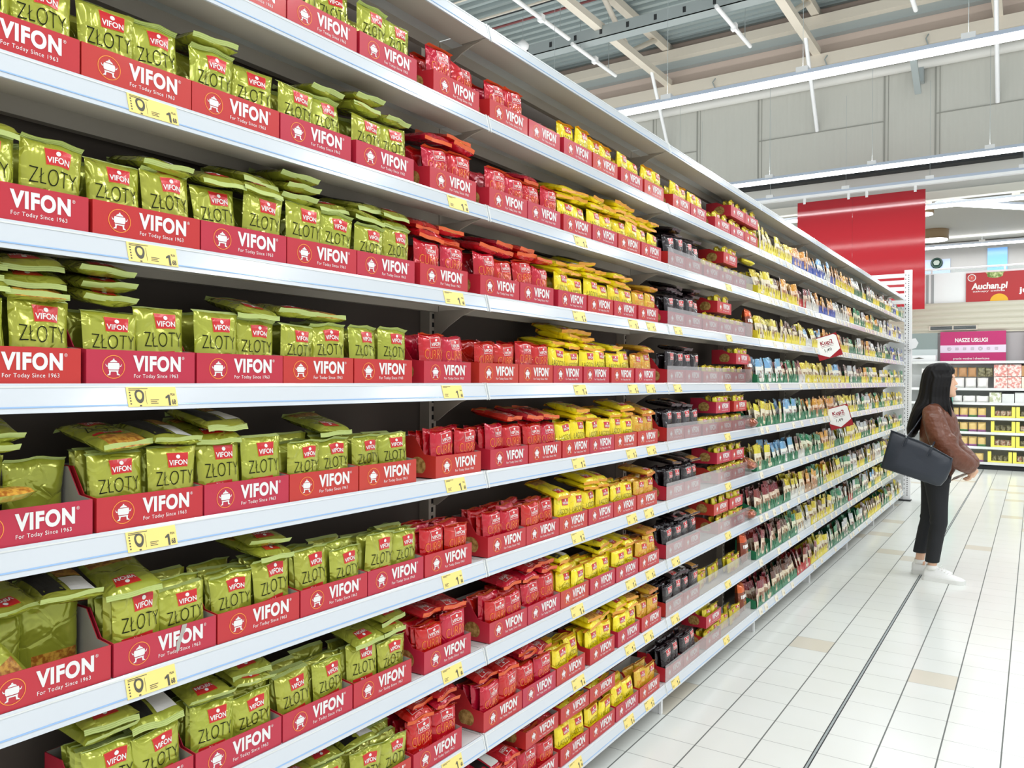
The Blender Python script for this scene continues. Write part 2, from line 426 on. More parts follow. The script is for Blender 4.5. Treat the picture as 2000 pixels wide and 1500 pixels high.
# ------------------------------------------------------------------ card display boxes
BOX_D = 0.132
def box_mesh(w, hf, hb, d=BOX_D):
    b = MB(); t = 0.0016
    def panel(poly, axis, a, c, inside_hi):
        n0 = len(b.m); b.prism(poly, axis, a, c)
        b.m[n0 + (1 if inside_hi else 0)] = 1
    b.prism([(-d, 0), (0, 0), (0, w), (-d, w)], 'z', 0, t); b.m[-5] = 1
    panel([(0, t), (w, t), (w, hf), (0, hf)], 'x', -t, 0, False)                     # front
    panel([(0, t), (w, t), (w, hb), (0, hb)], 'x', -d, -d + t, True)                  # rear
    sp = [(-d, t), (-t, t), (-t, hf), (-0.04, hf + 0.004), (-0.075, hb), (-d, hb)]
    panel(sp, 'y', 0, t, True); panel(sp, 'y', w - t, w, False)
    return b.mesh('display box', [M['card_red'], M['card_grey']])
def pot_outline(mb, cy, cz, r, x, mi):
    """tureen emblem: lid, knob, bowl, handles, feet"""
    P = lambda pts: mb.add([(x, cy + a * r, cz + c * r) for a, c in pts], [tuple(range(len(pts)))], mi)
    P([(-0.08, 0.62), (0.08, 0.62), (0.05, 0.72), (-0.05, 0.72)])
    P([(-0.34, 0.42), (0.34, 0.42), (0.26, 0.52), (0.1, 0.61), (-0.1, 0.61), (-0.26, 0.52)])
    P([(-0.50, -0.1), (-0.42, -0.2), (0.42, -0.2), (0.50, -0.1), (0.52, 0.2), (0.46, 0.36), (-0.46, 0.36), (-0.52, 0.2)])
    P([(-0.44, -0.27), (0.44, -0.27), (0.40, -0.38), (-0.40, -0.38)])
    for sg in (-1, 1):
        q = [(0.54, 0.02), (0.66, 0.06), (0.72, 0.26), (0.68, 0.26), (0.62, 0.14), (0.54, 0.12)]
        P([(sg * a, c) for a, c in (q if sg > 0 else q[::-1])])
        q = [(0.24, -0.38), (0.40, -0.38), (0.40, -0.54), (0.56, -0.66), (0.54, -0.70), (0.28, -0.66), (0.28, -0.54)]
        P([(sg * a, c) for a, c in (q if sg > 0 else q[::-1])])
def box_prints(w, hf):
    k = hf / 0.058
    t = MB()
    s = w / 0.205
    flat_text(t, 'VIFON', 0.129 * s, 0.0235 * k, 0.093 * s, 0.0245 * k, 0.0006, 0, 0.046, space=1.12)
    flat_text(t, 'For Today Since 1963', 0.127 * s, 0.0105 * k, 0.086 * s, 0.0064 * k, 0.0006, 0, 0.004, space=1.14)
    flat_text(t, '®', 0.1805 * s, 0.044 * k, 0.005 * s, 0.0052 * k, 0.0006, 0, 0.0)
    em = MB(); cy, cz, r = 0.047 * s, 0.0290 * k, 0.0200 * k
    n = 40; vs = [(0.0006, cy + q * cos(2 * pi * i / n), cz + q * sin(2 * pi * i / n)) for q in (r, r * 0.945) for i in range(n)]
    em.add(vs, [(i, (i + 1) % n, n + (i + 1) % n, n + i) for i in range(n)], 1)
    pot_outline(em, cy, cz - 0.0005, r, 0.0006, 0)
    sd = MB(); n = 20
    sd.add([(-0.062 + 0.028 * cos(2 * pi * i / n), -0.0004, 0.030 + 0.024 * max(-0.8, sin(2 * pi * i / n))) for i in range(n)], [tuple(range(n))], 0)
    return t.mesh('front lettering', M['card_white']), em.mesh('emblem', [M['card_white'], M['card_gold']]), sd.mesh('side picture', M['card_tan'])
_bx = {}
def display_box(x, y, z, w, hf, hb, label, prints=True, side=True, rz=0.0, group='red card display boxes on the gondola'):
    k = (round(w, 4), hf, hb)
    if k not in _bx: _bx[k] = (box_mesh(w, hf, hb),) + box_prints(w, hf)
    o = put('display_box', _bx[k][0], None, (x, y, z), (0, 0, rz))
    tag(o, label, 'display box', group)
    if prints:
        put('front_lettering', _bx[k][1], o); put('emblem', _bx[k][2], o)
    if side: put('side_picture', _bx[k][3], o)
    return o

# ------------------------------------------------------------------ the hall
Y_W = 15.5
def slab(name, a, b, m):
    return struct(MB().box(a, b).build(name, m))
# floor: 20 cm tiles with dark joints
fm = bpy.data.materials.new('floor tiles'); fm.use_nodes = True
nt = fm.node_tree; bs = nt.nodes['Principled BSDF']
tc = nt.nodes.new('ShaderNodeTexCoord'); mp = nt.nodes.new('ShaderNodeMapping')
mp.inputs['Location'].default_value = (0.0, 0.023, 0)
nt.links.new(tc.outputs['Object'], mp.inputs['Vector'])
sx = nt.nodes.new('ShaderNodeSeparateXYZ'); nt.links.new(mp.outputs[0], sx.inputs[0])
def node(op, a, b=None, c=None):
    n = nt.nodes.new('ShaderNodeMath'); n.operation = op
    for i, v in enumerate((a, b, c)):
        if v is None: continue
        if isinstance(v, (int, float)): n.inputs[i].default_value = v
        else: nt.links.new(v, n.inputs[i])
    return n.outputs[0]
def joint(axis, width):
    q = node('DIVIDE', sx.outputs[axis], 0.2)
    d = node('ABSOLUTE', node('SUBTRACT', q, node('ROUND', q)))
    return node('LESS_THAN', d, width / 0.2 / 2)
jx = joint(0, 0.0055); jy = joint(1, 0.0034)
cell = nt.nodes.new('ShaderNodeCombineXYZ')
nt.links.new(node('FLOOR', node('DIVIDE', sx.outputs[0], 0.2)), cell.inputs[0]); nt.links.new(node('FLOOR', node('DIVIDE', sx.outputs[1], 0.2)), cell.inputs[1])
wn = nt.nodes.new('ShaderNodeTexWhiteNoise'); wn.noise_dimensions = '2D'; nt.links.new(cell.outputs[0], wn.inputs['Vector'])
odd = node('GREATER_THAN', wn.outputs['Value'], 0.955)
cA = nt.nodes.new('ShaderNodeMix'); cA.data_type = 'RGBA'; cA.inputs[6].default_value = srgb(236, 239, 236); cA.inputs[7].default_value = srgb(226, 220, 206)
nt.links.new(odd, cA.inputs[0])
nz = nt.nodes.new('ShaderNodeTexNoise'); nz.inputs['Scale'].default_value = 2.2; nz.inputs['Detail'].default_value = 5; nt.links.new(tc.outputs['Object'], nz.inputs['Vector'])
cB = nt.nodes.new('ShaderNodeMix'); cB.data_type = 'RGBA'; cB.blend_type = 'MULTIPLY'; cB.inputs[7].default_value = srgb(244, 243, 238)
nt.links.new(nz.outputs['Fac'], cB.inputs[0]); nt.links.new(cA.outputs[2], cB.inputs[6])
cC = nt.nodes.new('ShaderNodeMix'); cC.data_type = 'RGBA'; cC.inputs[7].default_value = srgb(92, 96, 92)
jf = node('MAXIMUM', node('MULTIPLY', jx, 0.95), node('MULTIPLY', jy, node('ADD', 0.35, node('MULTIPLY', nz.outputs['Fac'], 0.6))))
nt.links.new(jf, cC.inputs[0]); nt.links.new(cB.outputs[2], cC.inputs[6]); nt.links.new(cC.outputs[2], bs.inputs['Base Color'])
bs.inputs['Roughness'].default_value = 0.22
nt.links.new(node('ADD', 0.2, node('MULTIPLY', jf, 0.6)), bs.inputs['Roughness'])
slab('floor', (-9, -6, -0.05), (9, 26, 0.0), fm)
# expansion joint: two dark rubber lines with a metal strip between
ej = MB(); ej.box((0.596, -5, 0), (0.600, 15, 0.0012)); ej.box((0.6085, -5, 0), (0.6125, 15, 0.0012)); ej.box((0.600, -5, 0), (0.6085, 15, 0.0008), 1)
struct(ej.build('trim_1', [M['dark'], M['zinc']]))

wallm = mat('grey wall cladding', srgb(196, 195, 186), 0.6)
nt = wallm.node_tree
tc = nt.nodes.new('ShaderNodeTexCoord'); wv = nt.nodes.new('ShaderNodeTexWave'); wv.bands_direction = 'X'; wv.inputs['Scale'].default_value = 2.6; wv.inputs['Distortion'].default_value = 0.6
bp = nt.nodes.new('ShaderNodeBump'); bp.inputs['Strength'].default_value = 0.35; bp.inputs['Distance'].default_value = 0.02
nt.links.new(tc.outputs['Object'], wv.inputs['Vector']); nt.links.new(wv.outputs['Fac'], bp.inputs['Height']); nt.links.new(bp.outputs[0], nt.nodes['Principled BSDF'].inputs['Normal'])
slab('wall_far', (-10, Y_W, 5.2), (5, Y_W + 0.2, 7.3), wallm)
jl = MB()
for x in (-5.4, -4.45, -3.22, -0.985, -0.175, 2.05): jl.box((x - 0.012, Y_W - 0.012, 5.2), (x + 0.012, Y_W, 7.28)); jl.box((x + 0.06, Y_W - 0.01, 5.2), (x + 0.068, Y_W, 7.28))
for x0, x1 in ((-5.4, -4.45), (-3.22, -0.985), (-0.175, 2.05)): jl.box((x0, Y_W - 0.014, 6.045), (x1, Y_W, 6.062))
struct(jl.build('trim_2', mat('panel joint', srgb(150, 150, 142), 0.7)))
slab('wall_far_upper', (-10, Y_W + 0.05, 7.3), (5, Y_W + 0.25, 8.5), mat('beige upper wall', srgb(214, 194, 180), 0.7))
tr = MB(); tr.box((-10, Y_W - 0.16, 7.22), (5, Y_W + 0.05, 7.44))
struct(tr.build('trim_3', M['beige']))
tr = MB(); tr.box((-10, Y_W - 0.3, 7.93), (5, Y_W, 8.1)); tr.box((-10, Y_W - 0.12, 7.78), (5, Y_W + 0.04, 7.93), 1)  # cream beam; the grey strip below it stands in for its shadow
struct(tr.build('beam_with_shadow', [M['beige'], M['zinc']]))
# corrugated roof deck
dk = MB(); prof = []
y = 1.0
while y < Y_W + 0.6:
    prof += [(y, 8.42), (y + 0.09, 8.42), (y + 0.11, 8.33), (y + 0.20, 8.33)]; y += 0.22
dk.add([(x, p[0], p[1]) for x in (-16, 8) for p in prof], [(i, i + 1, len(prof) + i + 1, len(prof) + i) for i in range(len(prof) - 1)], 0)
struct(dk.build('ceiling', mat('blue grey roof deck', srgb(172, 184, 184), 0.42, 0.2)))
# roof trusses along the aisle, with knee braces to the far wall
def truss(x, n, where):
    t = empty('roof_truss', (x, 2.0, 0)); tag(t, where, 'truss', 'roof trusses')
    MB().box((-0.07, 0, 7.44), (0.07, 13.4, 7.56)).build('bottom_chord', M['beige'], t)
    MB().box((-0.07, 0, 8.12), (0.07, 13.6, 8.26)).build('top_chord', M['beige'], t)
    k = 0; yy = 1.1
    while yy < 12.6:
        a, b = (7.5, 8.2) if k % 2 == 0 else (8.2, 7.5)
        MB().tube([(0, yy, a), (0, yy + 1.3, b)], 0.05, 6).build('diagonal', M['beige'], t); yy += 1.3; k += 1
    MB().tube([(0, 12.5, 7.47), (0, 13.46, 6.06)], 0.035, 8).build('knee_brace', M['steel'], t)
for x, w in ((-7.92, 'cream roof truss above the gondola, farthest along the hall on the shelf side'), (-5.02, 'cream roof truss whose brace meets the grey wall just above the gondola edge'),
             (-2.12, 'cream roof truss with a white brace ending on the wall panel joint'), (0.742, 'cream roof truss whose upright white brace stands beside the banner end of the wall')):
    truss(x, 0, w)
# cable tray, pipes
tray = MB(); tray.box((-14, 12.25, 7.3), (6, 12.27, 7.5)); tray.box((-14, 12.25, 7.3), (6, 12.5, 7.31))
for i in range(40): tray.box((-14 + i * 0.5, 12.243, 7.36), (-13.95 + i * 0.5, 12.25, 7.45), 1)
tag(tray.build('cable_tray', [M['zinc'], M['dark']]), 'grey slotted cable tray running across under the roof deck', 'cable tray')
def pipe(name, pts, r, m, label, cat='pipe'): return tag(MB().tube(pts, r, 8).build(name, m), label, cat)
pipe('sprinkler_pipe', [(-14, 12.0, 7.85), (6, 12.0, 7.85)], 0.022, mat('red pipe paint', srgb(120, 60, 60), 0.5), 'thin dark red sprinkler pipe under the roof deck', 'pipe')
pipe('conduit', [(-14, 11.0, 7.95), (6, 11.0, 7.95)], 0.016, M['beige'], 'cream conduit under the roof deck nearest the gondola top')
pipe('conduit', [(-14, 11.35, 7.72), (6, 11.35, 7.72)], 0.02, M['beige'], 'cream conduit next to the black cable under the roof deck')
pipe('cable', [(-14, 11.28, 7.7), (-6, 11.28, 7.64), (0, 11.28, 7.72), (6, 11.28, 7.72)], 0.012, M['dark'], 'black cable slung beside the cream conduit', 'cable')
for i, (x, y0, y1, z, l) in enumerate(((-5.35, 10.0, 11.8, 7.2, 'white rod lamp under the roof nearest the gondola corner'), (-5.4, 12.0, 13.7, 7.2, 'white rod lamp between cable tray and far beam, gondola side'),
                                   (-2.86, 12.0, 13.75, 7.2, 'white rod lamp between cable tray and far beam, above the lit lamp row'), (-0.3, 12.1, 13.8, 7.2, 'white rod lamp under the roof nearest the upright brace'))):
    t = empty('rod_lamp', (x, y0, z)); tag(t, l, 'lamp', 'unlit rod lamps under the roof')
    MB().tube([(0, 0, 0), (0, y1 - y0, 0)], 0.035, 8).build('tube', M['steel'], t)
    MB().box((-0.045, (y1 - y0) / 2 - 0.05, -0.05), (0.045, (y1 - y0) / 2 + 0.05, 0.06)).build('bracket', M['steel'], t)
    for q in (0.3, y1 - y0 - 0.3): MB().tube([(0, q, 0.03), (0, q, 1.12)], 0.006, 5).build('hanger', M['zinc'], t)
pipe('heating_pipe', [(-9, Y_W - 0.1, 6.92), (5, Y_W - 0.1, 6.92)], 0.09, mat('lagged pipe', srgb(214, 212, 206), 0.6), 'thick white lagged pipe along the top of the grey wall')
for x, z in ((-4.0, 7.05), (-1.9, 7.05), (-0.25, 7.05)):
    MB().tube([(x, Y_W - 0.1, 7.46), (x - 0.06, Y_W - 0.22, 7.3), (x, Y_W - 0.1, 7.08)], 0.012, 6).build('pipe_hook', M['zinc'], bpy.data.objects['heating_pipe'])
t = empty('floodlight', (-0.42, Y_W - 0.05, 6.75)); tag(t, 'grey metal bracket arm fixed to the grey wall above the middle lamp row', 'bracket')
MB().box((-0.05, -0.9, -0.45), (0.05, 0.0, -0.38), 0, Matrix.Rotation(radians(-28), 4, 'X')).build('arm', M['zinc'], t)
MB().box((-0.07, -0.1, -0.15), (0.07, 0.04, 0.2)).build('mount_plate', M['zinc'], t)
t = empty('dome_speaker', (-6.15, 11.6, 7.1)); tag(t, 'white round dome hanging on a wire below the roof at the gondola corner', 'dome')
MB().lathe([(0.001, 0.0), (0.06, 0.01), (0.10, 0.05), (0.11, 0.11), (0.02, 0.2), (0.001, 0.2)], 20).build('dome', M['steel'], t)
MB().tube([(0, 0, 0.2), (0, 0, 1.2)], 0.005, 5).build('wire', M['zinc'], t)

# lamp rows across the hall
def lamp_row(x0, x1, y, z, label, watts, n_clip=8, unlit=False):
    t = empty('strip_light', (0, y, z)); tag(t, label, 'lamp', 'lamp rows across the hall')
    MB().prism([(-0.05, 0.045), (0.05, 0.045), (0.065, 0.0), (-0.065, 0.0)], 'x', x0, x1).build('housing', M['lamp_body'], t)
    MB().prism([(-0.058, 0.0), (0.058, 0.0), (0.045, -0.04), (-0.045, -0.04)], 'x', x0, x1).build('diffuser', M['lamp_on'] if not unlit else M['steel'], t)
    for i in range(n_clip):
        x = x0 + (x1 - x0) * (i + 0.5) / n_clip
        MB().box((x - 0.06, -0.055, 0.02), (x + 0.06, 0.055, 0.085)).build('clip', M['steel'], t)
        MB().tube([(x, 0, 0.08), (x, 0, 1.6)], 0.0025, 5).build('hanging_wire', M['zinc'], t)
    if watts:
        L = bpy.data.lights.new('row light', 'AREA'); L.shape = 'RECTANGLE'; L.size = x1 - x0; L.size_y = 0.12; L.energy = watts; L.color = (0.97, 0.99, 1.0); L.spread = radians(175)
        lo = bpy.data.objects.new('row_light', L); C.objects.link(lo); lo.parent = t; lo.location = ((x0 + x1) / 2, 0, -0.045)
        U = bpy.data.lights.new('added roof fill', 'AREA'); U.shape = 'RECTANGLE'; U.size = x1 - x0; U.size_y = 0.08; U.energy = watts * ROOF_FILL; U.color = (0.97, 0.99, 1.0)  # added upward fill that brightens the roof, not a part of the lamps
        uo = bpy.data.objects.new('roof_fill_light', U); C.objects.link(uo); uo.parent = t; uo.location = ((x0 + x1) / 2, 0, 0.10); uo.rotation_euler = (pi, 0, 0)
    return t
for i, (y, z, x0, x1) in enumerate(LAMP_ROWS):
    lamp_row(x0, x1, y, z, ['long lit lamp row that crosses above the grey wall, nearest the camera in view', 'long lit lamp row along the lower edge of the grey wall', 'lit lamp row overhead, above the start of the shelving', 'lit lamp row above the viewer', 'lit lamp row behind the viewer'][i], LAMP_W, 10)
lamp_row(-4.5, 3.0, 14.2, 4.6, 'thin unlit white rail that carries the hanging red sign', 0, 6, True)
lamp_row(-5.0, 3.0, 15.95, 4.55, 'lit lamp row just past the grey wall, behind the red sign', 90, 6)
lamp_row(-5.0, 4.0, 21.2, 4.6, 'lit lamp row deep in the mall above the railing', 90, 6)
# hanging red sign
t = empty('hanging_sign', (-1.17, 14.2, 3.53)); tag(t, 'large plain red glossy sign panel hanging above the gondola end', 'sign')
sg = MB()
sg.box((-0.985, -0.012, -0.95), (-0.1, 0.012, 0.96)); sg.box((-0.098, -0.012, -0.95), (0.985, 0.012, 0.96)); sg.build('panel', M['sign_red'], t)
for x in (-0.87, -0.16, 0.12, 0.84):
    MB().box((x - 0.02, -0.02, 0.93), (x + 0.02, 0.02, 1.07)).build('clip', M['steel'], t)
MB().lathe([(0.001, 0.0), (0.012, 0.0), (0.012, 0.006), (0.001, 0.008)], 10, 0, Matrix.Translation((-0.1, -0.012, -0.32)) @ Matrix.Rotation(radians(90), 4, 'X')).build('screw', M['white'], t)

# the lower front building with banner, siding and service signs; mall behind it
slab('wall_front_band', (-4, Y_W, 2.755), (3.0, Y_W + 0.1, 3.29), mat('white band panel', srgb(244, 249, 248), 0.4))
bd = MB(); bd.box((-0.30, Y_W - 0.012, 2.78), (-0.26, Y_W, 3.27)); bd.box((-0.22, Y_W - 0.012, 2.78), (-0.18, Y_W, 3.27)); struct(bd.build('trim_5', M['zinc']))
sd = MB(); zz = [2.28 + 0.49 * i / 60 for i in range(61)]
sd.add([(x, Y_W - 0.05 - 0.025 * abs(sin((z - 2.28) / 0.49 * pi * 5)) , z) for x in (-4, 3.0) for z in zz], [(i, 61 + i, 62 + i, i + 1) for i in range(60)], 0, True)
sd.box((-4, Y_W - 0.05, 2.26), (3.0, Y_W + 0.1, 2.28))
struct(sd.build('wall_front_siding', mat('beige horizontal siding', srgb(204, 200, 182), 0.5)))
t = empty('vent_grille', (0.12, Y_W - 0.08, 2.335)); tag(t, 'long grey vent grille in the beige siding above the magenta sign', 'vent')
MB().box((-0.36, -0.01, -0.035), (0.36, 0.01, 0.045)).build('frame', M['beige'], t)
for a, b in ((-0.34, -0.01), (0.01, 0.34)):
    g = MB(); g.box((a, -0.014, -0.025), (b, -0.009, 0.035), 1)
    for q in range(4): g.box((a, -0.018, -0.022 + q * 0.015), (b, -0.013, -0.018 + q * 0.015))
    g.build('louvre', [M['zinc'], M['dark']], t)
slab('wall_front_lower', (-4, Y_W - 0.02, 0), (3.0, Y_W + 0.1, 2.27), mat('grey lower wall', srgb(176, 172, 172), 0.5))
t = empty('shop_window', (-0.35, Y_W - 0.05, 2.0)); tag(t, 'grey green glazed panel left of the magenta sign', 'window panel')
MB().box((-0.3, -0.01, -0.3), (0.24, 0.01, 0.26)).build('pane', mat('grey green glass', srgb(150, 166, 162), 0.15), t)
MB().box((-0.3, -0.016, -0.3), (0.24, -0.008, -0.02)).build('white_film', mat('pale film', srgb(214, 228, 226), 0.3), t)
b = tag(MB().box((-0.35, -0.08, 0), (0.05, 0.08, 0.11)).build('carton', mat('white carton', srgb(230, 232, 232), 0.5)), 'white carton on top of the far shelf unit below the glazed panel', 'carton'); b.location = (-0.15, 15.1, 1.756)
MB().prism([(-0.3, 0.06), (-0.2, 0.075), (-0.12, 0.06), (-0.2, 0.05)], 'y', -0.083, -0.08).build('printed_mark', M['label_ink'], b)
def service_sign(x, w, label, text):
    t = empty('service_sign', (x, Y_W - 0.1, 1.98)); tag(t, label, 'sign')
    MB().box((0, -0.015, -0.26), (w, 0.015, 0.29)).build('board', M['magenta'], t)
    MB().box((0, -0.02, -0.065), (w, -0.012, 0.06)).build('icon_strip', M['lilac'], t)
    if text:
        q = MB(); flat_text(q, 'NASZE USŁUGI', w * 0.48, 0.115, w * 0.50, 0.062, -0.0165, 0, 0.03, 'y'); flat_text(q, 'pranie wodne i chemiczne', w * 0.48, -0.18, w * 0.55, 0.036, -0.0165, 0, 0.01, 'y'); q.build('lettering', M['white'], t)
        q = MB()
        for k in range(7):
            cx = w * (0.14 + 0.12 * k); r = 0.03; n = 16 if k in (0, 4) else 4; ph = 0 if n == 16 else pi / 4
            for (ra, rb) in ((r, r * 0.86), (r * 0.5, r * 0.36)):
                vs = [(cx + q_ * cos(2 * pi * i / n + ph), -0.021, q_ * sin(2 * pi * i / n + ph)) for q_ in (ra, rb) for i in range(n)]
                q.add(vs, [(i, (i + 1) % n, n + (i + 1) % n, n + i) for i in range(n)], 0)
        q.build('service_icons', M['label_ink'], t)
service_sign(-0.065, 0.955, 'magenta services sign with white lettering and an icon strip above the far shelf', True)
service_sign(1.16, 0.9, 'second magenta sign cut by the frame edge, right of the grey pillar', False)
t = empty('wall_banner', (0.305, Y_W - 0.03, 2.765)); tag(t, 'red vinyl banner with white shop lettering, salad and yellow fruit, on the white band', 'banner')
MB().box((0, -0.01, 0), (2.4, 0.01, 0.49)).build('sheet', M['banner_red'], t)
q = MB(); flat_text(q, 'Auchan.pl', 0.335, 0.215, 0.51, 0.1, -0.0115, 0, 0.035, 'y', 0.1); flat_text(q, 'zakupy online', 0.33, 0.165, 0.46, 0.028, -0.0115, 0, 0.01, 'y'); flat_text(q, 'już', 0.865, 0.13, 0.22, 0.085, -0.0115, 0, 0.03, 'y')
q.build('lettering', M['white'], t)
q = MB(); n = 24
for r0, r1, mi in ((0.062, 0.050, 0), (0.042, 0.0, 1), (0.008, 0.0, 0)):
    vs = [(0.085 + r * cos(2 * pi * i / n), -0.012 - 0.0004 * mi - (0.001 if r0 < 0.01 else 0), 0.41 + r * sin(2 * pi * i / n)) for r in (r0, max(r1, 0.0005)) for i in range(n)]
    q.add(vs, [(i, (i + 1) % n, n + (i + 1) % n, n + i) for i in range(n)], mi)
q.build('round_mark', [M['white'], mat('salmon print', srgb(214, 96, 84), 0.5)], t)
q = MB(); q.add([(0.42 + 0.14 * cos(a) * (1 + 0.15 * sin(5 * a)), -0.0115, 0.489 + 0.1 * sin(a)) for a in [pi + pi * i / 14 for i in range(15)]], [tuple(range(15))])
q.build('salad_print', mat('salad print', srgb(96, 128, 44), 0.5, noise=0.8, nscale=20, ncol=srgb(206, 214, 150)), t)
q = MB(); q.add([(0.48 + 0.13 * cos(a), -0.0115, 0.001 + 0.125 * sin(a)) for a in [pi * i / 14 for i in range(15)]], [tuple(range(15))])
q.build('fruit_print', mat('yellow fruit print', srgb(232, 176, 36), 0.5), t)
t = empty('railing', (0, Y_W + 0.06, 3.29)); tag(t, 'white handrail with glass above the white band and banner', 'railing')
MB().tube([(-4, 0, 0.075), (3, 0, 0.075)], 0.018, 8).build('handrail', M['steel'], t)
MB().box((-4, -0.005, 0), (3, 0.005, 0.06)).build('glass', M['glass'], t)
for x in (-0.22, 0.86, 1.9): MB().box((x - 0.015, -0.012, 0), (x + 0.015, 0.012, 0.07)).build('post', M['steel'], t)
# mall behind
slab('wall_gap', (-10, Y_W + 0.25, 4.72), (5, Y_W + 0.35, 5.25), mat('soffit white', srgb(222, 222, 214), 0.5))
dkb = MB(); dkb.box((-10, Y_W - 0.03, 5.15), (5, Y_W + 0.2, 5.2)); struct(dkb.build('shadow_strip', M['dark']))  # dark strip standing in for the shadow gap under the grey wall
dkb = MB(); dkb.box((-10, Y_W + 0.12, 4.60), (5, Y_W + 0.3, 4.74)); struct(dkb.build('trim_7', mat('cream beam', srgb(236, 234, 222), 0.45)))
slab('ceiling_mall', (-10, Y_W + 0.35, 4.8), (6, 26, 4.9), mat('taupe mall ceiling', srgb(188, 184, 174), 0.7))
slab('wall_mall', (-8, 25, 0), (6, 25.2, 4.8), mat('mall wall', srgb(188, 188, 180), 0.6))
slab('wall_mall_lower', (-2.2, 21.9, 3.1), (4, 22.1, 4.78), mat('mall pillar grey', srgb(172, 170, 168), 0.6))
t = empty('shop_front', (-0.72, 21.88, 4.1)); tag(t, 'pale blue shop front with a dark round emblem beside the red sign', 'shop front')
MB().box((-0.5, -0.01, -0.75), (0.28, 0.01, 0.30)).build('panel', mat('pale blue panel', srgb(176, 192, 222), 0.4), t)
q = MB(); q.lathe([(0.001, 0), (0.165, 0), (0.165, 0.03), (0.12, 0.035), (0.118, 0.03), (0.001, 0.03)], 28, 0, Matrix.Translation((-0.01, -0.01, 0.21)) @ Matrix.Scale(0.8, 4) @ Matrix.Rotation(radians(90), 4, 'X')); q.build('round_emblem', mat('dark green enamel', srgb(26, 58, 48), 0.4), t)
q = MB(); q.prism([(-0.06, -0.05), (-0.085, 0.02), (-0.05, 0.065), (0.03, 0.065), (0.06, 0.02), (0.03, -0.05)], 'y', -0.05, -0.042, 0, Matrix.Translation((0.0, 0, 0.21))); q.build('emblem_centre', mat('grey emblem', srgb(150, 160, 150), 0.4), t)
t = empty('blue_window', (0.53, 21.88, 4.05)); tag(t, 'bright blue window pane above the red banner', 'window')
MB().box((-0.2, -0.01, -0.75), (0.2, 0.01, 0.53)).build('pane', mat('sky blue pane', srgb(120, 176, 236), 0.2, emit=0.35), t)
MB().box((-0.215, -0.02, 0.53), (0.215, 0.0, 0.55)).build('frame', M['zinc'], t)
def drum(x, y, z, r, h, label):
    t = empty('pendant_lamp', (x, y, z)); tag(t, label, 'lamp', 'wooden drum lamps in the mall')
    MB().lathe([(r, 0), (r, h), (0.001, h)], 28).build('shade', mat('oak veneer', srgb(148, 124, 92), 0.5), t)
    MB().lathe([(0.001, -0.02), (r * 0.92, -0.02), (r * 0.92, 0.005), (0.001, 0.005)], 28).build('diffuser', M['lamp_on'], t)
    MB().tube([(0, 0, h), (0, 0, 4.8 - z)], 0.01, 5).build('rod', M['steel'], t)
drum(-0.62, 20.0, 4.59, 0.30, 0.34, 'wooden drum lamp with lit underside beside the red sign')
drum(-0.55, 17.2, 4.66, 0.20, 0.06, 'flat round lit lamp at the upper corner of the red sign')
t = empty('diagonal_light', (0.55, 16.7, 4.62)); tag(t, 'bright slanting light line in the mall ceiling', 'lamp')
MB().box((-0.95, -0.12, -0.03), (0.95, 0.12, 0.0), 0, Matrix.Rotation(radians(44), 4, 'Z')).build('diffuser', M['lamp_on'], t)
MB().box((-0.95, -0.15, 0.0), (0.95, 0.15, 0.04), 0, Matrix.Rotation(radians(44), 4, 'Z')).build('housing', M['lamp_body'], t)
t = empty('box_sign', (-0.5, 19.0, 4.85)); tag(t, 'small white box sign above the wooden drum lamp', 'lamp')  # plain white box sign, gives no light
MB().box((-0.13, -0.03, 0.05), (0.13, 0.03, 0.17)).build('case', M['steel'], t)
MB().box((-0.11, -0.035, 0.09), (0.11, -0.028, 0.15)).build('lens', M['card_grey'], t)

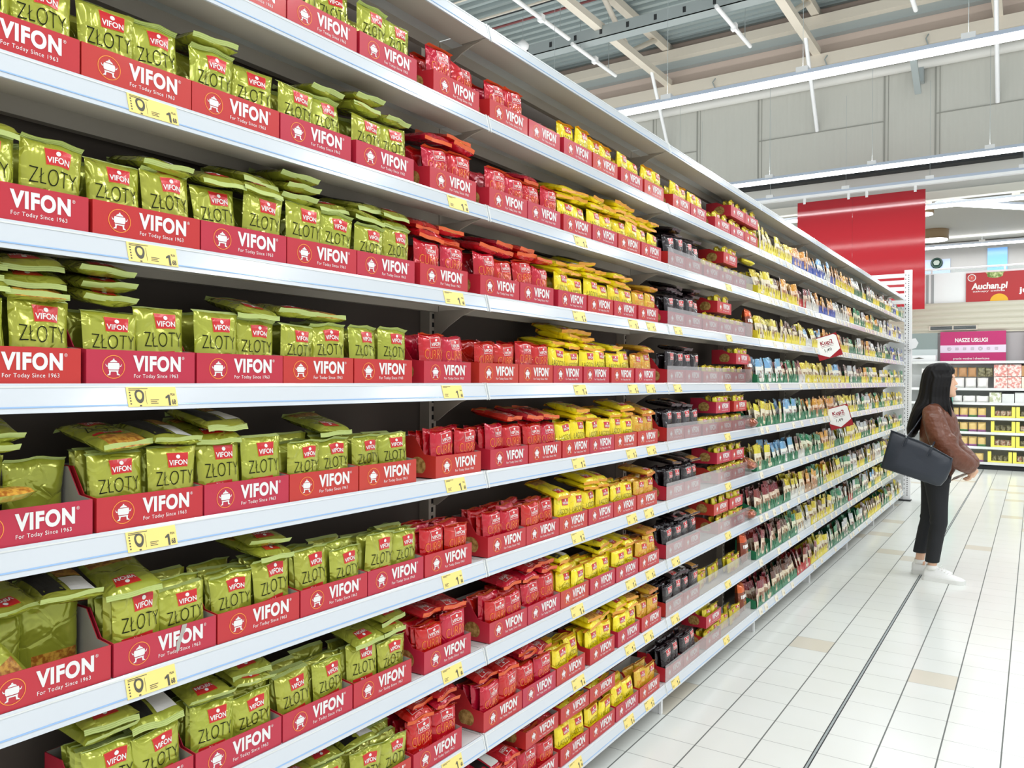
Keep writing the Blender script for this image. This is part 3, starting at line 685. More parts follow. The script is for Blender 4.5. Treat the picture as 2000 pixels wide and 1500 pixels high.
# ------------------------------------------------------------------ gondola
SZ = [2.380, 2.124, 1.870, 1.615, 1.365, 1.115, 0.8625, 0.612, 0.363, 0.084]      # lower edge of each price rail
LIP = 0.042
SEAM0, BAY = 1.847, 1.33
def seam(k): return SEAM0 + BAY * k
Y_END = 10.47
def gondola_bay(k):
    ya, yb = seam(k - 1), min(seam(k), Y_END)
    t = empty('gondola_bay', (0, ya, 0))
    tag(t, ['white shelving bay just outside the frame beside the viewer', 'white shelving bay holding green noodle packets, nearest in view', 'white shelving bay with red and yellow noodle packets', 'white shelving bay with clear acrylic guards along its shelves', 'white shelving bay with red promotion signs and yellow sachet trays',
            'white shelving bay second after the acrylic guards', 'white shelving bay third after the acrylic guards', 'white shelving bay beside the waiting woman', 'short last shelving bay at the perforated end post'][k + 1], 'shelving bay', 'shelving bays of the gondola')
    L = yb - ya
    for i, z in enumerate(SZ):
        zt = z + LIP - 0.001; dep = 0.199
        b = MB(); g = 0.002
        b.box((-dep, g, zt - 0.004), (-0.014, L - g, zt), 0)
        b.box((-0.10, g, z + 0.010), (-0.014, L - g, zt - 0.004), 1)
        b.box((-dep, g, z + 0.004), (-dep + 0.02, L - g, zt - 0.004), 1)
        b.box((-0.024, g, zt - 0.004), (-0.013, L - g, zt + 0.002), 0)
        s = b.build('shelf', [M['shelf'], M['under']], t)
        r = MB()
        r.prism([(-0.0135, zt + 0.003), (-0.0095, zt + 0.004), (-0.0075, zt), (0.004, z + 0.001), (0.0045, z - 0.001), (0.0, z - 0.001), (-0.0135, z + 0.012)], 'y', g, L - g)
        f = 0.2
        r.prism([(0.0018, z + 0.0095), (0.0024, z + 0.0095), (0.0032, z + 0.0072), (0.0026, z + 0.0072)], 'y', g, L - g, 1)
        r.prism([(-0.0078, zt - 0.0002), (-0.0064, zt - 0.0002), (-0.0058, zt - 0.0025), (-0.0070, zt - 0.0025)], 'y', g, L - g, 2)
        for ye in (0.0035, L - 0.0075): r.prism([(-0.0145, zt + 0.005), (-0.006, zt + 0.0045), (0.0056, z - 0.0005), (0.003, z - 0.003), (-0.0145, z + 0.010)], 'y', ye, ye + 0.004, 2)
        r.build('price_rail', [M['rail'], M['rail_edge'], M['shelf']], s)
        if i > 0 or True:
            zb = z + 0.008
            poly = [(-0.199, zb), (-0.03, zb), (-0.06, zb - 0.006), (-0.1, zb - 0.02), (-0.145, zb - 0.047), (-0.185, zb - 0.076), (-0.199, zb - 0.078)]
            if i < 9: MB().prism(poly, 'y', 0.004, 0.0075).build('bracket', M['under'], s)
    MB().box((-0.247, 0.001, 0.0), (-0.237, L - 0.001, 2.5)).build('back_panel', M['backpanel'], t)
    u = MB(); u.box((-0.236, -0.016, 0), (-0.2, 0.016, 2.52))
    for q in range(96):
        for yy in (0.0,): u.box((-0.2, yy - 0.0045, 0.1 + q * 0.025), (-0.1994, yy + 0.0045, 0.114 + q * 0.025), 1)
    u.build('upright', [M['upright'], M['slot']], t)
    f = MB(); f.prism([(-0.2, 0.0), (-0.022, 0.0), (-0.02, 0.082), (-0.2, 0.082)], 'y', -0.0015, 0.0015); f.box((-0.03, -0.008, 0), (-0.02, 0.008, 0.084)); f.build('base_foot', M['steel'], t)
    MB().lathe([(0.012, 0), (0.012, 0.012), (0.005, 0.014), (0.005, 0.04), (0.001, 0.04)], 10, 0, Matrix.Translation((-0.06, 0.012, 0))).build('levelling_foot', M['steel'], t)
for k in range(-1, 8): gondola_bay(k)
# end frame: perforated post with cross rails
t = empty('end_frame', (0, Y_END + 0.06, 0)); tag(t, 'tall white perforated post with cross rails closing the gondola end', 'end frame')
p = MB(); p.box((-0.02, 0, 0), (0.062, 0.045, 2.755))
for q in range(106):
    p.box((0.022, -0.0012, 0.06 + q * 0.025), (0.031, 0.0, 0.072 + q * 0.025), 1)
    if q % 2: p.box((-0.009, -0.0012, 0.06 + q * 0.025), (-0.003, 0.0, 0.078 + q * 0.025), 1)
p.build('post', [M['steel'], M['slot']], t)
for q in range(7): MB().box((-1.0, 0.005, 2.67 - q * 0.0795), (-0.02, 0.035, 2.715 - q * 0.0795)).build('cross_rail', M['steel'], t)
MB().box((-0.26, 0.005, 0.0), (-0.02, 0.03, 2.0)).build('end_panel', M['shelf'], t)
MB().box((-0.06, -0.06, 0.0), (0.07, 0.06, 0.012)).build('foot_plate', M['dark'], t)

# ------------------------------------------------------------------ products, bay by bay
def ZT(k): return SZ[k] + LIP + 0.0022
CN = {'green': 'green', 'red': 'red', 'yellow': 'yellow', 'amber': 'amber', 'black': 'black', 'mini': 'lemon'}
nbox = {}
SQ = {'yellow': 0.88, 'amber': 0.9, 'red': 0.95}       # how far the packets of a kind have slumped
RND = random.Random(5)
def fill(kind, k, y0, w=0.203, hf=0.058, flats=None, rows=None, front=True, side=True, empty_box=False, skewed=0.0, level=2, note=None):
    n = nbox[(k, kind)] = nbox.get((k, kind), 0) + 1
    sh = ORD[k] + ' stocked shelf'
    z0 = ZT(k); R = RND
    lab = note or f'red card display box of {CN[kind]} packets, {ORD[n]} such box along the {sh}'
    display_box(-0.014, y0, z0, w, hf, 0.108, lab, True, side, skewed)
    if empty_box: return
    if rows is None: rows = [-0.036, -0.101] if k <= 4 else [-0.036, -0.061, -0.086, -0.111]
    if flats is None: flats = (R.choice([0, 1, 1, 2, 2, 3]), R.choice([0, 1, 2, 2, 3])) if k <= 4 else (R.choice([0, 0, 1, 2]), R.choice([0, 0, 1, 2]))
    h = PH
    for c, fr in ((0, 0.262), (1, 0.738)):
        yc = y0 + w * fr
        sd = ('left', 'right')[c]
        for i, x in enumerate(rows):
            if i == 0 and not front: continue
            lean = R.uniform(-0.10, 0.05) if i == 0 else R.uniform(-0.05, 0.05)
            M4 = mat_up(x + R.uniform(-0.002, 0.002), yc + R.uniform(-0.003, 0.003), z0 + 0.003, R.uniform(-0.08, 0.08) if i == 0 else R.uniform(-0.03, 0.03), lean, R.uniform(-0.05, 0.05)) @ Matrix.Diagonal((1, 1, R.uniform(0.9, 1.03) * SQ.get(kind, 1.0), 1))
            row = ['at the front', 'second in line', 'third in line', 'fourth in line'][i]
            packet(kind, M4, f'{CN[kind]} packet standing {sd} {row} in {ORD[n]} {CN[kind]} box, {sh}', level if i == 0 else 0)
        for j in range(flats[c]):
            zf = z0 + PH * SQ.get(kind, 1.0) + 0.007 + PT * (0.5 + 0.97 * j)
            mode = R.choice(['flip', 'flip', 'flip', 'flip', 'up', 'down'])
            dx = -0.085 + R.uniform(-0.012, 0.006) - 0.004 * j
            M4 = mat_flat(dx, yc + R.uniform(-0.006, 0.006), zf, h, mode, R.uniform(-0.14, 0.14), R.uniform(0.12, 0.28), R.uniform(-0.08, 0.08))
            packet(kind, M4, f'{CN[kind]} packet lying {ORD[j + 1]} up at {sd}, {ORD[n]} {CN[kind]} box, {sh}', 1 if mode != 'up' else 2, back=(mode == 'down'), flat=True)

# green packets: bay beside the viewer
fill('green', 1, 0.925); fill('green', 1, 1.132, flats=(0, 0)); fill('green', 1, 1.345, flats=(0, 0))
fill('green', 2, 0.497, flats=(0, 0)); fill('green', 2, 0.703, flats=(0, 0)); fill('green', 2, 0.908, flats=(1, 0)); fill('green', 2, 1.115, flats=(0, 1)); fill('green', 2, 1.335, flats=(2, 1))
fill('green', 3, 0.512, flats=(1, 0)); fill('green', 3, 0.722, flats=(0, 1)); fill('green', 3, 0.928, flats=(1, 2)); fill('green', 3, 1.134, flats=(3, 1)); fill('green', 3, 1.340, flats=(2, 2))
fill('green', 4, 0.500, flats=(3, 3)); fill('green', 4, 0.712, flats=(3, 0)); fill('green', 4, 0.920, flats=(0, 1)); fill('green', 4, 1.125, flats=(1, 1)); fill('green', 4, 1.332, flats=(0, 0))
fill('green', 5, 0.520, rows=[-0.036, -0.101], front=False, flats=(2, 0)); fill('green', 5, 0.730, flats=(1, 1)); fill('green', 5, 0.937, flats=(2, 0)); fill('green', 5, 1.143, flats=(0, 1)); fill('green', 5, 1.350, flats=(0, 0), rows=[-0.045, -0.1])
fill('green', 6, 0.552, rows=[-0.036, -0.106], front=False, flats=(1, 1)); fill('green', 6, 0.760, flats=(1, 0)); fill('green', 6, 0.967, flats=(0, 2)); fill('green', 6, 1.174, flats=(0, 0)); fill('green', 6, 1.380, flats=(0, 0))
fill('green', 7, 0.712, flats=(2, 1)); fill('green', 7, 0.920, flats=(1, 2)); fill('green', 7, 1.127, flats=(0, 0)); fill('green', 7, 1.335, flats=(1, 2))
fill('green', 8, 0.920, flats=(2, 2)); fill('green', 8, 1.127, flats=(1, 1)); fill('green', 8, 1.335, flats=(1, 0))
# the slumped packet in the half empty box
packet('green', mat_up(-0.040, 0.600, ZT(6) + 0.016, 0.06, -0.32, 0.52), 'green noodle packet slumped at a slant in the half empty box, sixth stocked shelf', 2)
packet('green', mat_flat(-0.062, 0.575, ZT(5) + 0.075, PH, 'up', 0.1, -0.1, 0.1), 'crumpled green noodle packet lying low in the half empty box, fifth stocked shelf', 2)
# torn strip on the printed front of one box
o = MB(); o.add([(0.0012, 0.118, 0.012), (0.0012, 0.124, 0.012), (0.0012, 0.127, 0.026), (0.0012, 0.138, 0.050), (0.0012, 0.140, 0.058), (0.0012, 0.130, 0.058), (0.0012, 0.124, 0.036), (0.0012, 0.119, 0.030)], [tuple(range(8))])
for b in C.objects:
    if b.name.startswith('display_box') and b.parent is None and abs(b.location.y - 0.760) < 1e-4 and abs(b.location.z - ZT(6)) < 1e-4:
        put('torn_strip', o.mesh('torn strip', M['card_grey']), b)
# curry red packets
for k, y in ((1, 1.615), (2, 1.602), (3, 1.565), (4, 1.582), (5, 1.632), (6, 1.590), (7, 1.588), (8, 1.548)):
    fill('red', k, y, flats=((0, 0), (0, 0), (1, 2), (2, 2), (0, 0), (0, 0), (0, 0), (1, 1), (2, 2))[k])
for k, y in ((1, 1.870), (2, 1.870), (3, 1.828), (4, 1.825), (5, 1.882), (6, 1.872), (7, 1.882), (8, 1.855)):
    fill('red', k, y, flats=((0, 0), (0, 0), (0, 0), (1, 2), (0, 0), (0, 1), (0, 0), (0, 1), (1, 1))[k])
for k, y in ((2, 2.078), (3, 2.036), (4, 2.034), (5, 2.092), (6, 2.080), (7, 2.090), (8, 2.064)):
    fill('red', k, y, w=0.200, flats=((0, 0), (0, 0), (1, 0), (2, 1), (0, 0), (1, 1), (0, 0), (2, 2), (2, 1))[k])
fill('red', 1, 2.082, w=0.19, empty_box=True, note='red card display box without packets, last red one on the first stocked shelf')
fill('red', 9, 1.872, flats=(1, 1)); 
# yellow packets
YL = {1: [2.300, 2.508, 2.735, 2.950], 2: [2.300, 2.508, 2.716, 2.926], 3: [2.268, 2.476, 2.684], 4: [2.240, 2.448, 2.664], 5: [2.302, 2.492, 2.694],
      6: [2.284, 2.490, 2.692], 7: [2.296, 2.506, 2.714], 8: [2.272, 2.506, 2.732]}
for k in YL:
    for y in YL[k]: fill('yellow', k, y, w=0.196, flats=None if k > 1 else (0, 0))
fill('yellow', 1, 3.250, flats=(0, 0)); fill('yellow', 1, 3.462, flats=(0, 0))
for k, y in ((3, 2.900), (4, 2.876), (5, 2.902), (6, 2.900), (7, 2.925), (8, 2.950)): fill('amber', k, y, w=0.196, flats=(0, 1))
# bottom shelf: boxes in two tiers
for i, (kd, y, tier) in enumerate((('red', 2.082, 0), ('yellow', 2.300, 0), ('yellow', 2.508, 0), ('yellow', 2.720, 0), ('amber', 2.935, 0), ('red', 2.082, 1), ('yellow', 2.300, 1), ('yellow', 2.508, 1))):
    if tier == 0: fill(kd, 9, y, w=0.2, flats=(0, 0), rows=[-0.036, -0.088])
    else:
        z0 = ZT(9) + 0.143; n = nbox[(9, kd)] = nbox.get((9, kd), 0) + 1
        display_box(-0.014, y, z0, 0.2, 0.052, 0.07, f'red box of {CN[kd]} packets in the upper tier, {ORD[n]} on the bottom shelf', True, True)
        for c, fr in ((0, 0.262), (1, 0.738)):
            for i2, x in enumerate((-0.031, -0.075)):
                packet(kd, mat_up(x, y + 0.2 * fr, z0 + 0.004, RND.uniform(-.1, .1), -0.42 if i2 == 0 else -0.3, RND.uniform(-.05, .05)) if False else mat_flat(-0.096, y + 0.2 * fr, z0 + 0.014 + i2 * 0.024, PH, 'flip', RND.uniform(-.1, .1)),
                       f'{CN[kd]} packet lying {["lower", "upper"][i2]} {["left", "right"][c]}, {ORD[n]} {CN[kd]} upper tier box, bottom shelf', 1)
# third bay: black packets and small lemon packets in red boxes behind acrylic guards
BK = {2: (3.200, 3.408), 3: (3.205, 3.412), 4: (3.200, 3.408), 5: (3.200, 3.408), 6: (3.200, 3.408), 7: (3.200, 3.408), 8: (3.200, 3.408), 9: (3.200, 3.408)}
for k in BK:
    for y in BK[k]: fill('black', k, y, w=0.200, rows=[-0.033, -0.07] if k < 5 else [-0.033, -0.065, -0.1], flats=(RND.choice([0, 1]), RND.choice([0, 1, 2])) if k < 9 else (0, 0), level=1)
def mini_box(k, y, z0, w, nth, what, sh, n_flat=0, prints=True):
    display_box(-0.014, y, z0, w, 0.055, 0.075, f'{what} red box of small lemon packets, {ORD[nth]} along the {sh}', prints, True)
    m = 2 if w < 0.22 else 2
    for c in range(m):
        yc = y + w * (c + 0.5) / m
        for i, x in enumerate((-0.034, -0.068)):
            packet('mini', mat_up(x, yc + RND.uniform(-.003, .003), z0 + 0.004, RND.uniform(-.15, .15), RND.uniform(-.1, .08), RND.uniform(-.08, .08)),
                   f'small lemon packet {("left", "right")[c]} {("front", "rear")[i]}, {ORD[nth]} {what} box, {sh}', 1 if i == 0 else 0)
MINI = {1: ((3.79, 4.03, 4.27), (4.03, 4.27)), 2: ((3.64, 3.86, 4.08), (3.92,)), 3: ((3.63, 3.85, 4.07), (3.83,)), 4: ((3.64, 3.86, 4.08), (4.13,)), 5: ((3.64, 3.86, 4.08), (3.82, 4.10)),
        6: ((3.86, 4.08), (3.84, 4.06)), 7: ((3.86, 4.08), (3.80, 4.04)), 8: ((), ()), 9: ((3.70,), (3.70,))}
for k, (lo, hi) in MINI.items():
    for i, y in enumerate(lo): mini_box(k, y, ZT(k), 0.215 if k > 1 else 0.232, i + 1, 'lower', ORD[k] + ' stocked shelf')
    for i, y in enumerate(hi): mini_box(k, y, ZT(k) + 0.1, 0.215 if k > 1 else 0.232, i + 1, 'stacked upper', ORD[k] + ' stocked shelf')
for i, (y, x, rz) in enumerate(((3.72, -0.05, 0.1), (3.80, -0.075, -0.1), (3.90, -0.06, 0.05), (4.00, -0.07, 0.2), (4.14, -0.035, -0.1), (4.25, -0.04, 0.1), (4.15, -0.07, 0.1), (4.26, -0.075, 0.0))):
    packet('mini', mat_up(x, y, ZT(8) + 0.004, rz, -0.08), f'small lemon packet standing loose without box on the eighth stocked shelf, {ORD[i + 1]} along', 1)
for i, (y, x, rz) in enumerate(((3.96, -0.04, 0.1), (4.06, -0.045, -0.1), (4.17, -0.04, 0.1), (4.27, -0.05, -0.15), (4.02, -0.08, 0.1), (4.22, -0.085, 0.1))):
    packet('mini', mat_up(x, y, ZT(9) + 0.004, rz, -0.08), f'small lemon packet standing loose beside the stacked boxes on the bottom shelf, {ORD[i + 1]} along', 1)
packet('mini', mat_flat(-0.03, 4.33, ZT(2) + 0.155, 0.09, 'up', 0.5, 0.35, 0.1), 'lemon packet lying crumpled on top of the boxes near the orange pouch, second stocked shelf', 1)
for k in range(2, 10):
    g = MB().box((-0.0115, 3.19, ZT(k) - 0.001), (-0.0095, 4.40, ZT(k) + 0.074)).build('shelf_guard', M['acrylic'])
    tag(g, f'clear acrylic guard strip along the front of the {ORD[k]} stocked shelf', 'shelf guard', 'acrylic shelf guards')
# orange brown snack pouches at the end of the third bay
pm = MB(); sf = packet_surface(77, 0.10, 0.165, 0.05)
for side in (1, -1):
    vs = [sf(i / 10 - 0.5, j / 14, side) for j in range(15) for i in range(11)]
    n0 = len(pm.m)
    pm.add(vs, [(lambda q: tuple(q if side > 0 else q[::-1]))([j * 11 + i, j * 11 + i + 1, (j + 1) * 11 + i + 1, (j + 1) * 11 + i]) for j in range(14) for i in range(10)], 0, True)
    pm.m[n0:] = [(0 if j > 9 else 1) for j in range(14) for i in range(10)]
POUCH = pm.mesh('snack pouch', [foil('orange pouch foil', srgb(232, 104, 36)), foil('brown pouch foil', srgb(150, 78, 52))])
ps = MB(); P = [(0.0 + (i / 8 - 0.5) * 0.92, 0.50 + 0.12 * j) for j in range(2) for i in range(9)]
ps.add([sf(a, b, 1, 0.0012) for a, b in P], [(i, i + 1, 10 + i, 9 + i) for i in range(8)]); PBAND = ps.mesh('white band', M['white'])
ps = MB(); P = [(0.02 + 0.3 * cos(a), 0.22 + 0.15 * sin(a)) for a in [2 * pi * i / 16 for i in range(16)]]
ps.add([sf(a, b, 1, 0.0012) for a, b in P], [tuple(range(16))]); PPIC = ps.mesh('food picture', M['food'])
for k, y, x, fl in ((3, 4.46, -0.05, 0), (4, 4.455, -0.05, 0), (5, 4.40, -0.06, 1), (6, 4.37, -0.05, 2), (7, 4.38, -0.05, 1), (8, 4.40, -0.05, 0), (9, 4.40, -0.06, 0)):
    o = put('snack_pouch', POUCH)
    o.matrix_world = mat_up(x, y, ZT(k) + 0.004, 0.1, -0.1) if fl == 0 else (mat_flat(-0.06, y, ZT(k) + 0.03, 0.165, 'up', 0.2, 0.0) if fl == 1 else mat_flat(-0.05, y, ZT(k) + 0.07, 0.165, 'up', 0.1, 0.35))
    tag(o, f'orange and brown snack pouch beside the small lemon packets on the {ORD[k]} stocked shelf', 'snack pouch', 'orange snack pouches')
    put('white_band', PBAND, o); put('food_picture', PPIC, o)

# ------------------------------------------------------------------ price labels in the rails
def label_mesh(w, pin, pale):
    b = MB(); b.box((0, 0, 0), (0.0006, w, 0.035))
    t = MB()
    if not pale:
        o = 0.036 if pin else 0.0
        c1 = o + (w - o) * 0.72
        t.add([(0.001, c1 - 0.0018, 0.001), (0.001, c1 + 0.0022, 0.001), (0.001, c1 + 0.0022, 0.0205), (0.001, c1 - 0.0010, 0.0205), (0.001, c1 - 0.0065, 0.0165), (0.001, c1 - 0.0065, 0.0135), (0.001, c1 - 0.0018, 0.0152)], [tuple(range(7))])
        flat_text(t, '68', w - 0.0075, 0.003, 0.008, 0.0085, 0.0010, 0, 0.03); flat_text(t, 'PLN', w - 0.008, 0.019, 0.008, 0.004, 0.0010, 0, 0.02)
        for q, (a, c, d) in enumerate(((0.004, w * 0.42, 0.0315), (0.004, w * 0.25, 0.029), (o + 0.006, o + 0.022, 0.011), (o + 0.006, o + 0.018, 0.008), (o + 0.006, o + 0.02, 0.005))): t.add([(0.001, a, d), (0.001, c, d), (0.001, c, d + 0.0011), (0.001, a, d + 0.0011)], [(0, 1, 2, 3)])
        if pin:
            n = 24
            f = lambda r, a: (0.001, 0.0225 + r * sin(a), 0.0215 + (r * cos(a) if cos(a) > 0 else r * cos(a) * 1.75))
            vs = [f(r, 2 * pi * i / n) for r in (0.0088, 0.0052) for i in range(n)]
            t.add(vs, [(i, (i + 1) % n, n + (i + 1) % n, n + i) for i in range(n)])
            t.add([(0.001, 0.0205, 0.0005), (0.001, 0.0245, 0.0005), (0.001, 0.0245, 0.003), (0.001, 0.0205, 0.003)], [(0, 1, 2, 3)])
            for q in range(5): t.add([(0.001, 0.004, 0.004 + q * 0.005), (0.001, 0.0065, 0.004 + q * 0.005), (0.001, 0.0065, 0.0065 + q * 0.005), (0.001, 0.004, 0.0065 + q * 0.005)], [(0, 1, 2, 3)])
            t.add([(0.001, 0.034, 0.004), (0.001, 0.0346, 0.004), (0.001, 0.0346, 0.028), (0.001, 0.034, 0.028)], [(0, 1, 2, 3)])
    else:
        for a, c, d, e in ((w * 0.55, w * 0.9, 0.006, 0.018),): t.add([(0.001, a, d), (0.001, c, d), (0.001, c, e), (0.001, a, e)], [(0, 1, 2, 3)])
    return b.mesh('price label', M['label_pale'] if pale else M['label_yellow']), t.mesh('price print', M['faint_ink'] if pale else M['label_ink'])
LBL = {('pin', False): label_mesh(0.094, True, False), ('std', False): label_mesh(0.086, False, False), ('std', True): label_mesh(0.06, False, True)}
TILT = math.atan2(0.0115, 0.041)
def price_label(k, y, kind, pale, text):
    me, tx = LBL[(kind, pale)]
    z = SZ[k] + 0.0048
    o = put('price_label', me, None, (0.0037, y, z), (0, -TILT, 0))
    tag(o, text, 'price label', 'paper price labels in the shelf rails')
    put('price_print', tx, o)
where = {'pin': 'yellow price label with map pin under the green boxes', 'red': 'yellow price label under the first red curry box', 'y1': 'yellow price label under the first yellow packets',
         'y2': 'yellow price label under the third yellow box', 'am': 'yellow price label under the amber packets', 'bk': 'yellow price label under the black packets', 'mi': 'yellow price label under the small lemon boxes'}
for k in range(2, 10):
    sh = f', {ORD[k]} stocked shelf rail'
    price_label(k, 0.775 if k < 7 else 0.82, 'pin', False, where['pin'] + sh)
    for key, y in (('red', 1.655), ('y1', 2.345), ('y2', 2.775), ('am', 2.955), ('bk', 3.235), ('mi', 3.93)):
        if key in ('y2', 'am') and k < 3: continue
        if key == 'bk' and k not in (3, 4, 7, 8, 9): continue
        price_label(k, y + RND.uniform(-0.012, 0.012), 'std', False, where[key] + sh)
for k in range(1, 10):
    n = 0
    for b in range(3, 8):
        a, c = seam(b - 1) + 0.03, min(seam(b), Y_END) - 0.09
        y = a
        while y < c:
            if RND.random() < 0.85:
                n += 1; price_label(k, y, 'std', True, f'pale price label in the far rail of the {ORD[k]} stocked shelf, {ORD[n]} past the guards')
            y += RND.choice([0.11, 0.16, 0.22, 0.26])

# ------------------------------------------------------------------ sachets in scalloped trays
TRC = {'Y': srgb(232, 214, 52), 'G': srgb(30, 118, 78), 'B': srgb(34, 74, 170), 'W': srgb(214, 214, 206), 'R': srgb(196, 44, 44), 'T': srgb(168, 128, 84)}
TRN = {'Y': 'yellow', 'G': 'green', 'B': 'blue', 'W': 'white', 'R': 'red', 'T': 'cardboard brown'}
TM = {k: mat('tray card ' + TRN[k], v, 0.4, coat=0.2) for k, v in TRC.items()}
def tray_mesh(c, w=0.178, d=0.12):
    b = MB(); t = 0.0015; n = 5
    b.box((-d, 0, 0), (0, w, t)); b.box((-d, 0, t), (-d + t, w, 0.10))
    for yy in (0, w - t): b.prism([(-d, t), (0, t), (0, 0.045), (-d * 0.5, 0.06), (-d, 0.10)], 'y', yy, yy + t)
    poly = [(0, t)] + [(w, t)]
    for i in range(n, 0, -1):
        y1, y0 = w * i / n, w * (i - 1) / n; q = (y1 - y0)
        poly += [(y1 - 0.002, 0.058), (y1 - q * 0.2, 0.054), (y1 - q * 0.35, 0.024), (y1 - q * 0.5, 0.02), (y1 - q * 0.65, 0.024), (y1 - q * 0.8, 0.054), (y0 + 0.002, 0.058)]
    b.prism(poly, 'x', -t, 0)
    return b.mesh(TRN[c] + ' tray', TM[c])
TRAY = {c: tray_mesh(c) for c in TRC}
SCOL = {'Y': ('yellow', srgb(226, 206, 40), srgb(206, 190, 150)), 'G': ('green', srgb(36, 128, 78), srgb(190, 200, 160)), 'B': ('blue', srgb(38, 86, 176), srgb(226, 206, 150)), 'R': ('dark_red', srgb(132, 34, 36), srgb(190, 150, 120)),
        'W': ('silver', srgb(190, 192, 190), srgb(214, 206, 196)), 'O': ('orange', srgb(226, 156, 40), srgb(206, 130, 60)), 'C': ('light_blue', srgb(120, 176, 214), srgb(220, 224, 220)), 'N': ('brown', srgb(104, 66, 46), srgb(196, 170, 132))}
def sachet_mesh(c, seed):
    nm, top, mid = SCOL[c]; R = random.Random(seed); w, h = 0.083, 0.128
    b = MB(); ph = R.uniform(0, 6)
    for side in (1, -1):
        vs = []
        for j in range(13):
            for i in range(7):
                s, t = i / 6 - 0.5, j / 12
                bl = 0.0035 * (1 - (2 * s) ** 4) * (1 - (2 * t - 1) ** 6)
                vs.append((side * bl + 0.005 * sin(2.4 * t + ph) + 0.002 * sin(5 * s + ph), s * w, t * h))
        n0 = len(b.m)
        b.add(vs, [(lambda q: tuple(q if side > 0 else q[::-1]))([j * 7 + i, j * 7 + i + 1, (j + 1) * 7 + i + 1, (j + 1) * 7 + i]) for j in range(12) for i in range(6)], 0, True)
        b.m[n0:] = [(0 if j >= 8 or side < 0 else (2 if (2 <= j < 6 and 1 <= i < 5) else 1)) for j in range(12) for i in range(6)]
    if ('smat', c) not in _bx: _bx[('smat', c)] = [foil('sachet foil ' + nm, top, 0.012), mat('sachet panel ' + nm, mid, 0.35, noise=0.6, nscale=45, ncol=srgb(236, 228, 206)), mat('sachet picture ' + nm, tuple(v * 0.75 for v in mid[:3]) + (1,), 0.35, noise=0.9, nscale=70, ncol=srgb(120, 70, 36))]
    return b.mesh(nm + ' sachet', _bx[('smat', c)])
SACH = {c: [sachet_mesh(c, 7 + i) for i in range(2)] for c in SCOL}
# per shelf: tray colour + sachet colour, seven trays to a bay
ROWS = {1: 'YY YY YY YY BO BO BO|BO BC WC BO YO YO YO|YO GW GW YW GW GR YW|YO GN GN YW YN GW BB|YW GG GG',
        2: 'YY YY YN YO YO RR WR|WW BO BO BO WW WW WW|YO GG GG GW YN YO GG|GO YW WW WW BB WW YY|WB BB WW',
        3: 'YY YY YY YN YN YY WC|YY BC YO YO YO YO YN|GG GG GW GN YO YN YW|GW GW YW GW GG WB BB|GG WW BB',
        4: 'GC GC GC GR GG WR YY|YY YY YY YY YC YN YN|GW GW GN YN YO GG YW|YY YW GW YY YY YW GG|YY YY GG',
        5: 'GY GY GY GC GC GG GG|GO GO YO YO YN YY YY|YY YY GW GG YW WW GG|YO GG GG YY YY GW YY|YY GY YY',
        6: 'GY GY GC GC GC WN GG|GG GG YO YN GW GG YW|YY YY YY GW GW GN YN|YY GG YW GW GN GG YY|YN YN GG',
        7: 'GR GR GR GN WY WY TO|TO GG YY YO YN YY GG|GG WW YN YN GW YY TN|WW WW GG YY GN YY GG|YY GY WW',
        8: 'GR GR GR GN GG WY WW|YY YN YY YY GG GG GW|RN GW GG GG GW YN GC|YN YY GY GG YY YW GG|YY GG YY',
        9: 'GR GR GN GN GN RR RR|YR YY YY GW GG GN GW|GG GW GG GW GN YW YN|YN YY GR GG GG YN WW|GG YY WW'}
far = {c: MB() for c in SCOL}
for k, line in ROWS.items():
    n = 0
    for bi, part in enumerate(line.split('|')):
        cells = part.split()
        for ti, cc in enumerate(cells):
            n += 1
            y0 = seam(2 + bi) + 0.008 + ti * 0.1885
            if y0 + 0.178 > Y_END: continue
            z0 = ZT(k)
            o = put('sachet_tray', TRAY[cc[0]], None, (-0.014, y0, z0), (0, 0, 0))
            tag(o, f'{TRN[cc[0]]} scalloped tray, {ORD[n]} tray past the guards, {ORD[k]} stocked shelf', 'sachet tray', 'scalloped sachet trays')
            q = 0
            for row, x in enumerate((-0.022, -0.062, -0.1)):
                for c in range(2):
                    if row == 2 and bi > 0: continue
                    if bi >= 2 and row == 1 and c == 0: continue
                    lean = RND.uniform(-0.28, 0.05); roll = RND.choice([0.0, RND.uniform(-0.3, 0.3)])
                    M4 = mat_up(x, y0 + 0.178 * (0.27 + 0.46 * c) + RND.uniform(-.004, .004), z0 + 0.006 + abs(roll) * 0.012, RND.uniform(-0.25, 0.25), lean, roll) @ Matrix.Diagonal((1, 1, RND.uniform(0.9, 1.15), 1))
                    me = RND.choice(SACH[cc[1]])
                    if bi >= 2:                       # far bays: beyond the first few hundred sachets
                        far[cc[1]].add([v.co for v in me.vertices], [tuple(p.vertices) for p in me.polygons], 0, True, M4); far[cc[1]].m[-len(me.polygons):] = [p.material_index for p in me.polygons]
                        continue
                    q += 1
                    s = put(SCOL[cc[1]][0] + '_sachet', me); s.matrix_world = M4
                    tag(s, f'{SCOL[cc[1]][0].replace("_", " ")} sachet, {ORD[q]} in {ORD[n]} tray past the guards, {ORD[k]} stocked shelf', 'sachet', 'sachets in scalloped trays')
for c, b in far.items():
    if b.v: tag(b.build(SCOL[c][0] + '_sachets_far_along', _bx[('smat', c)]), f'many {SCOL[c][0].replace("_", " ")} sachets in the trays of the farthest shelving bays', 'sachets', None, 'stuff')

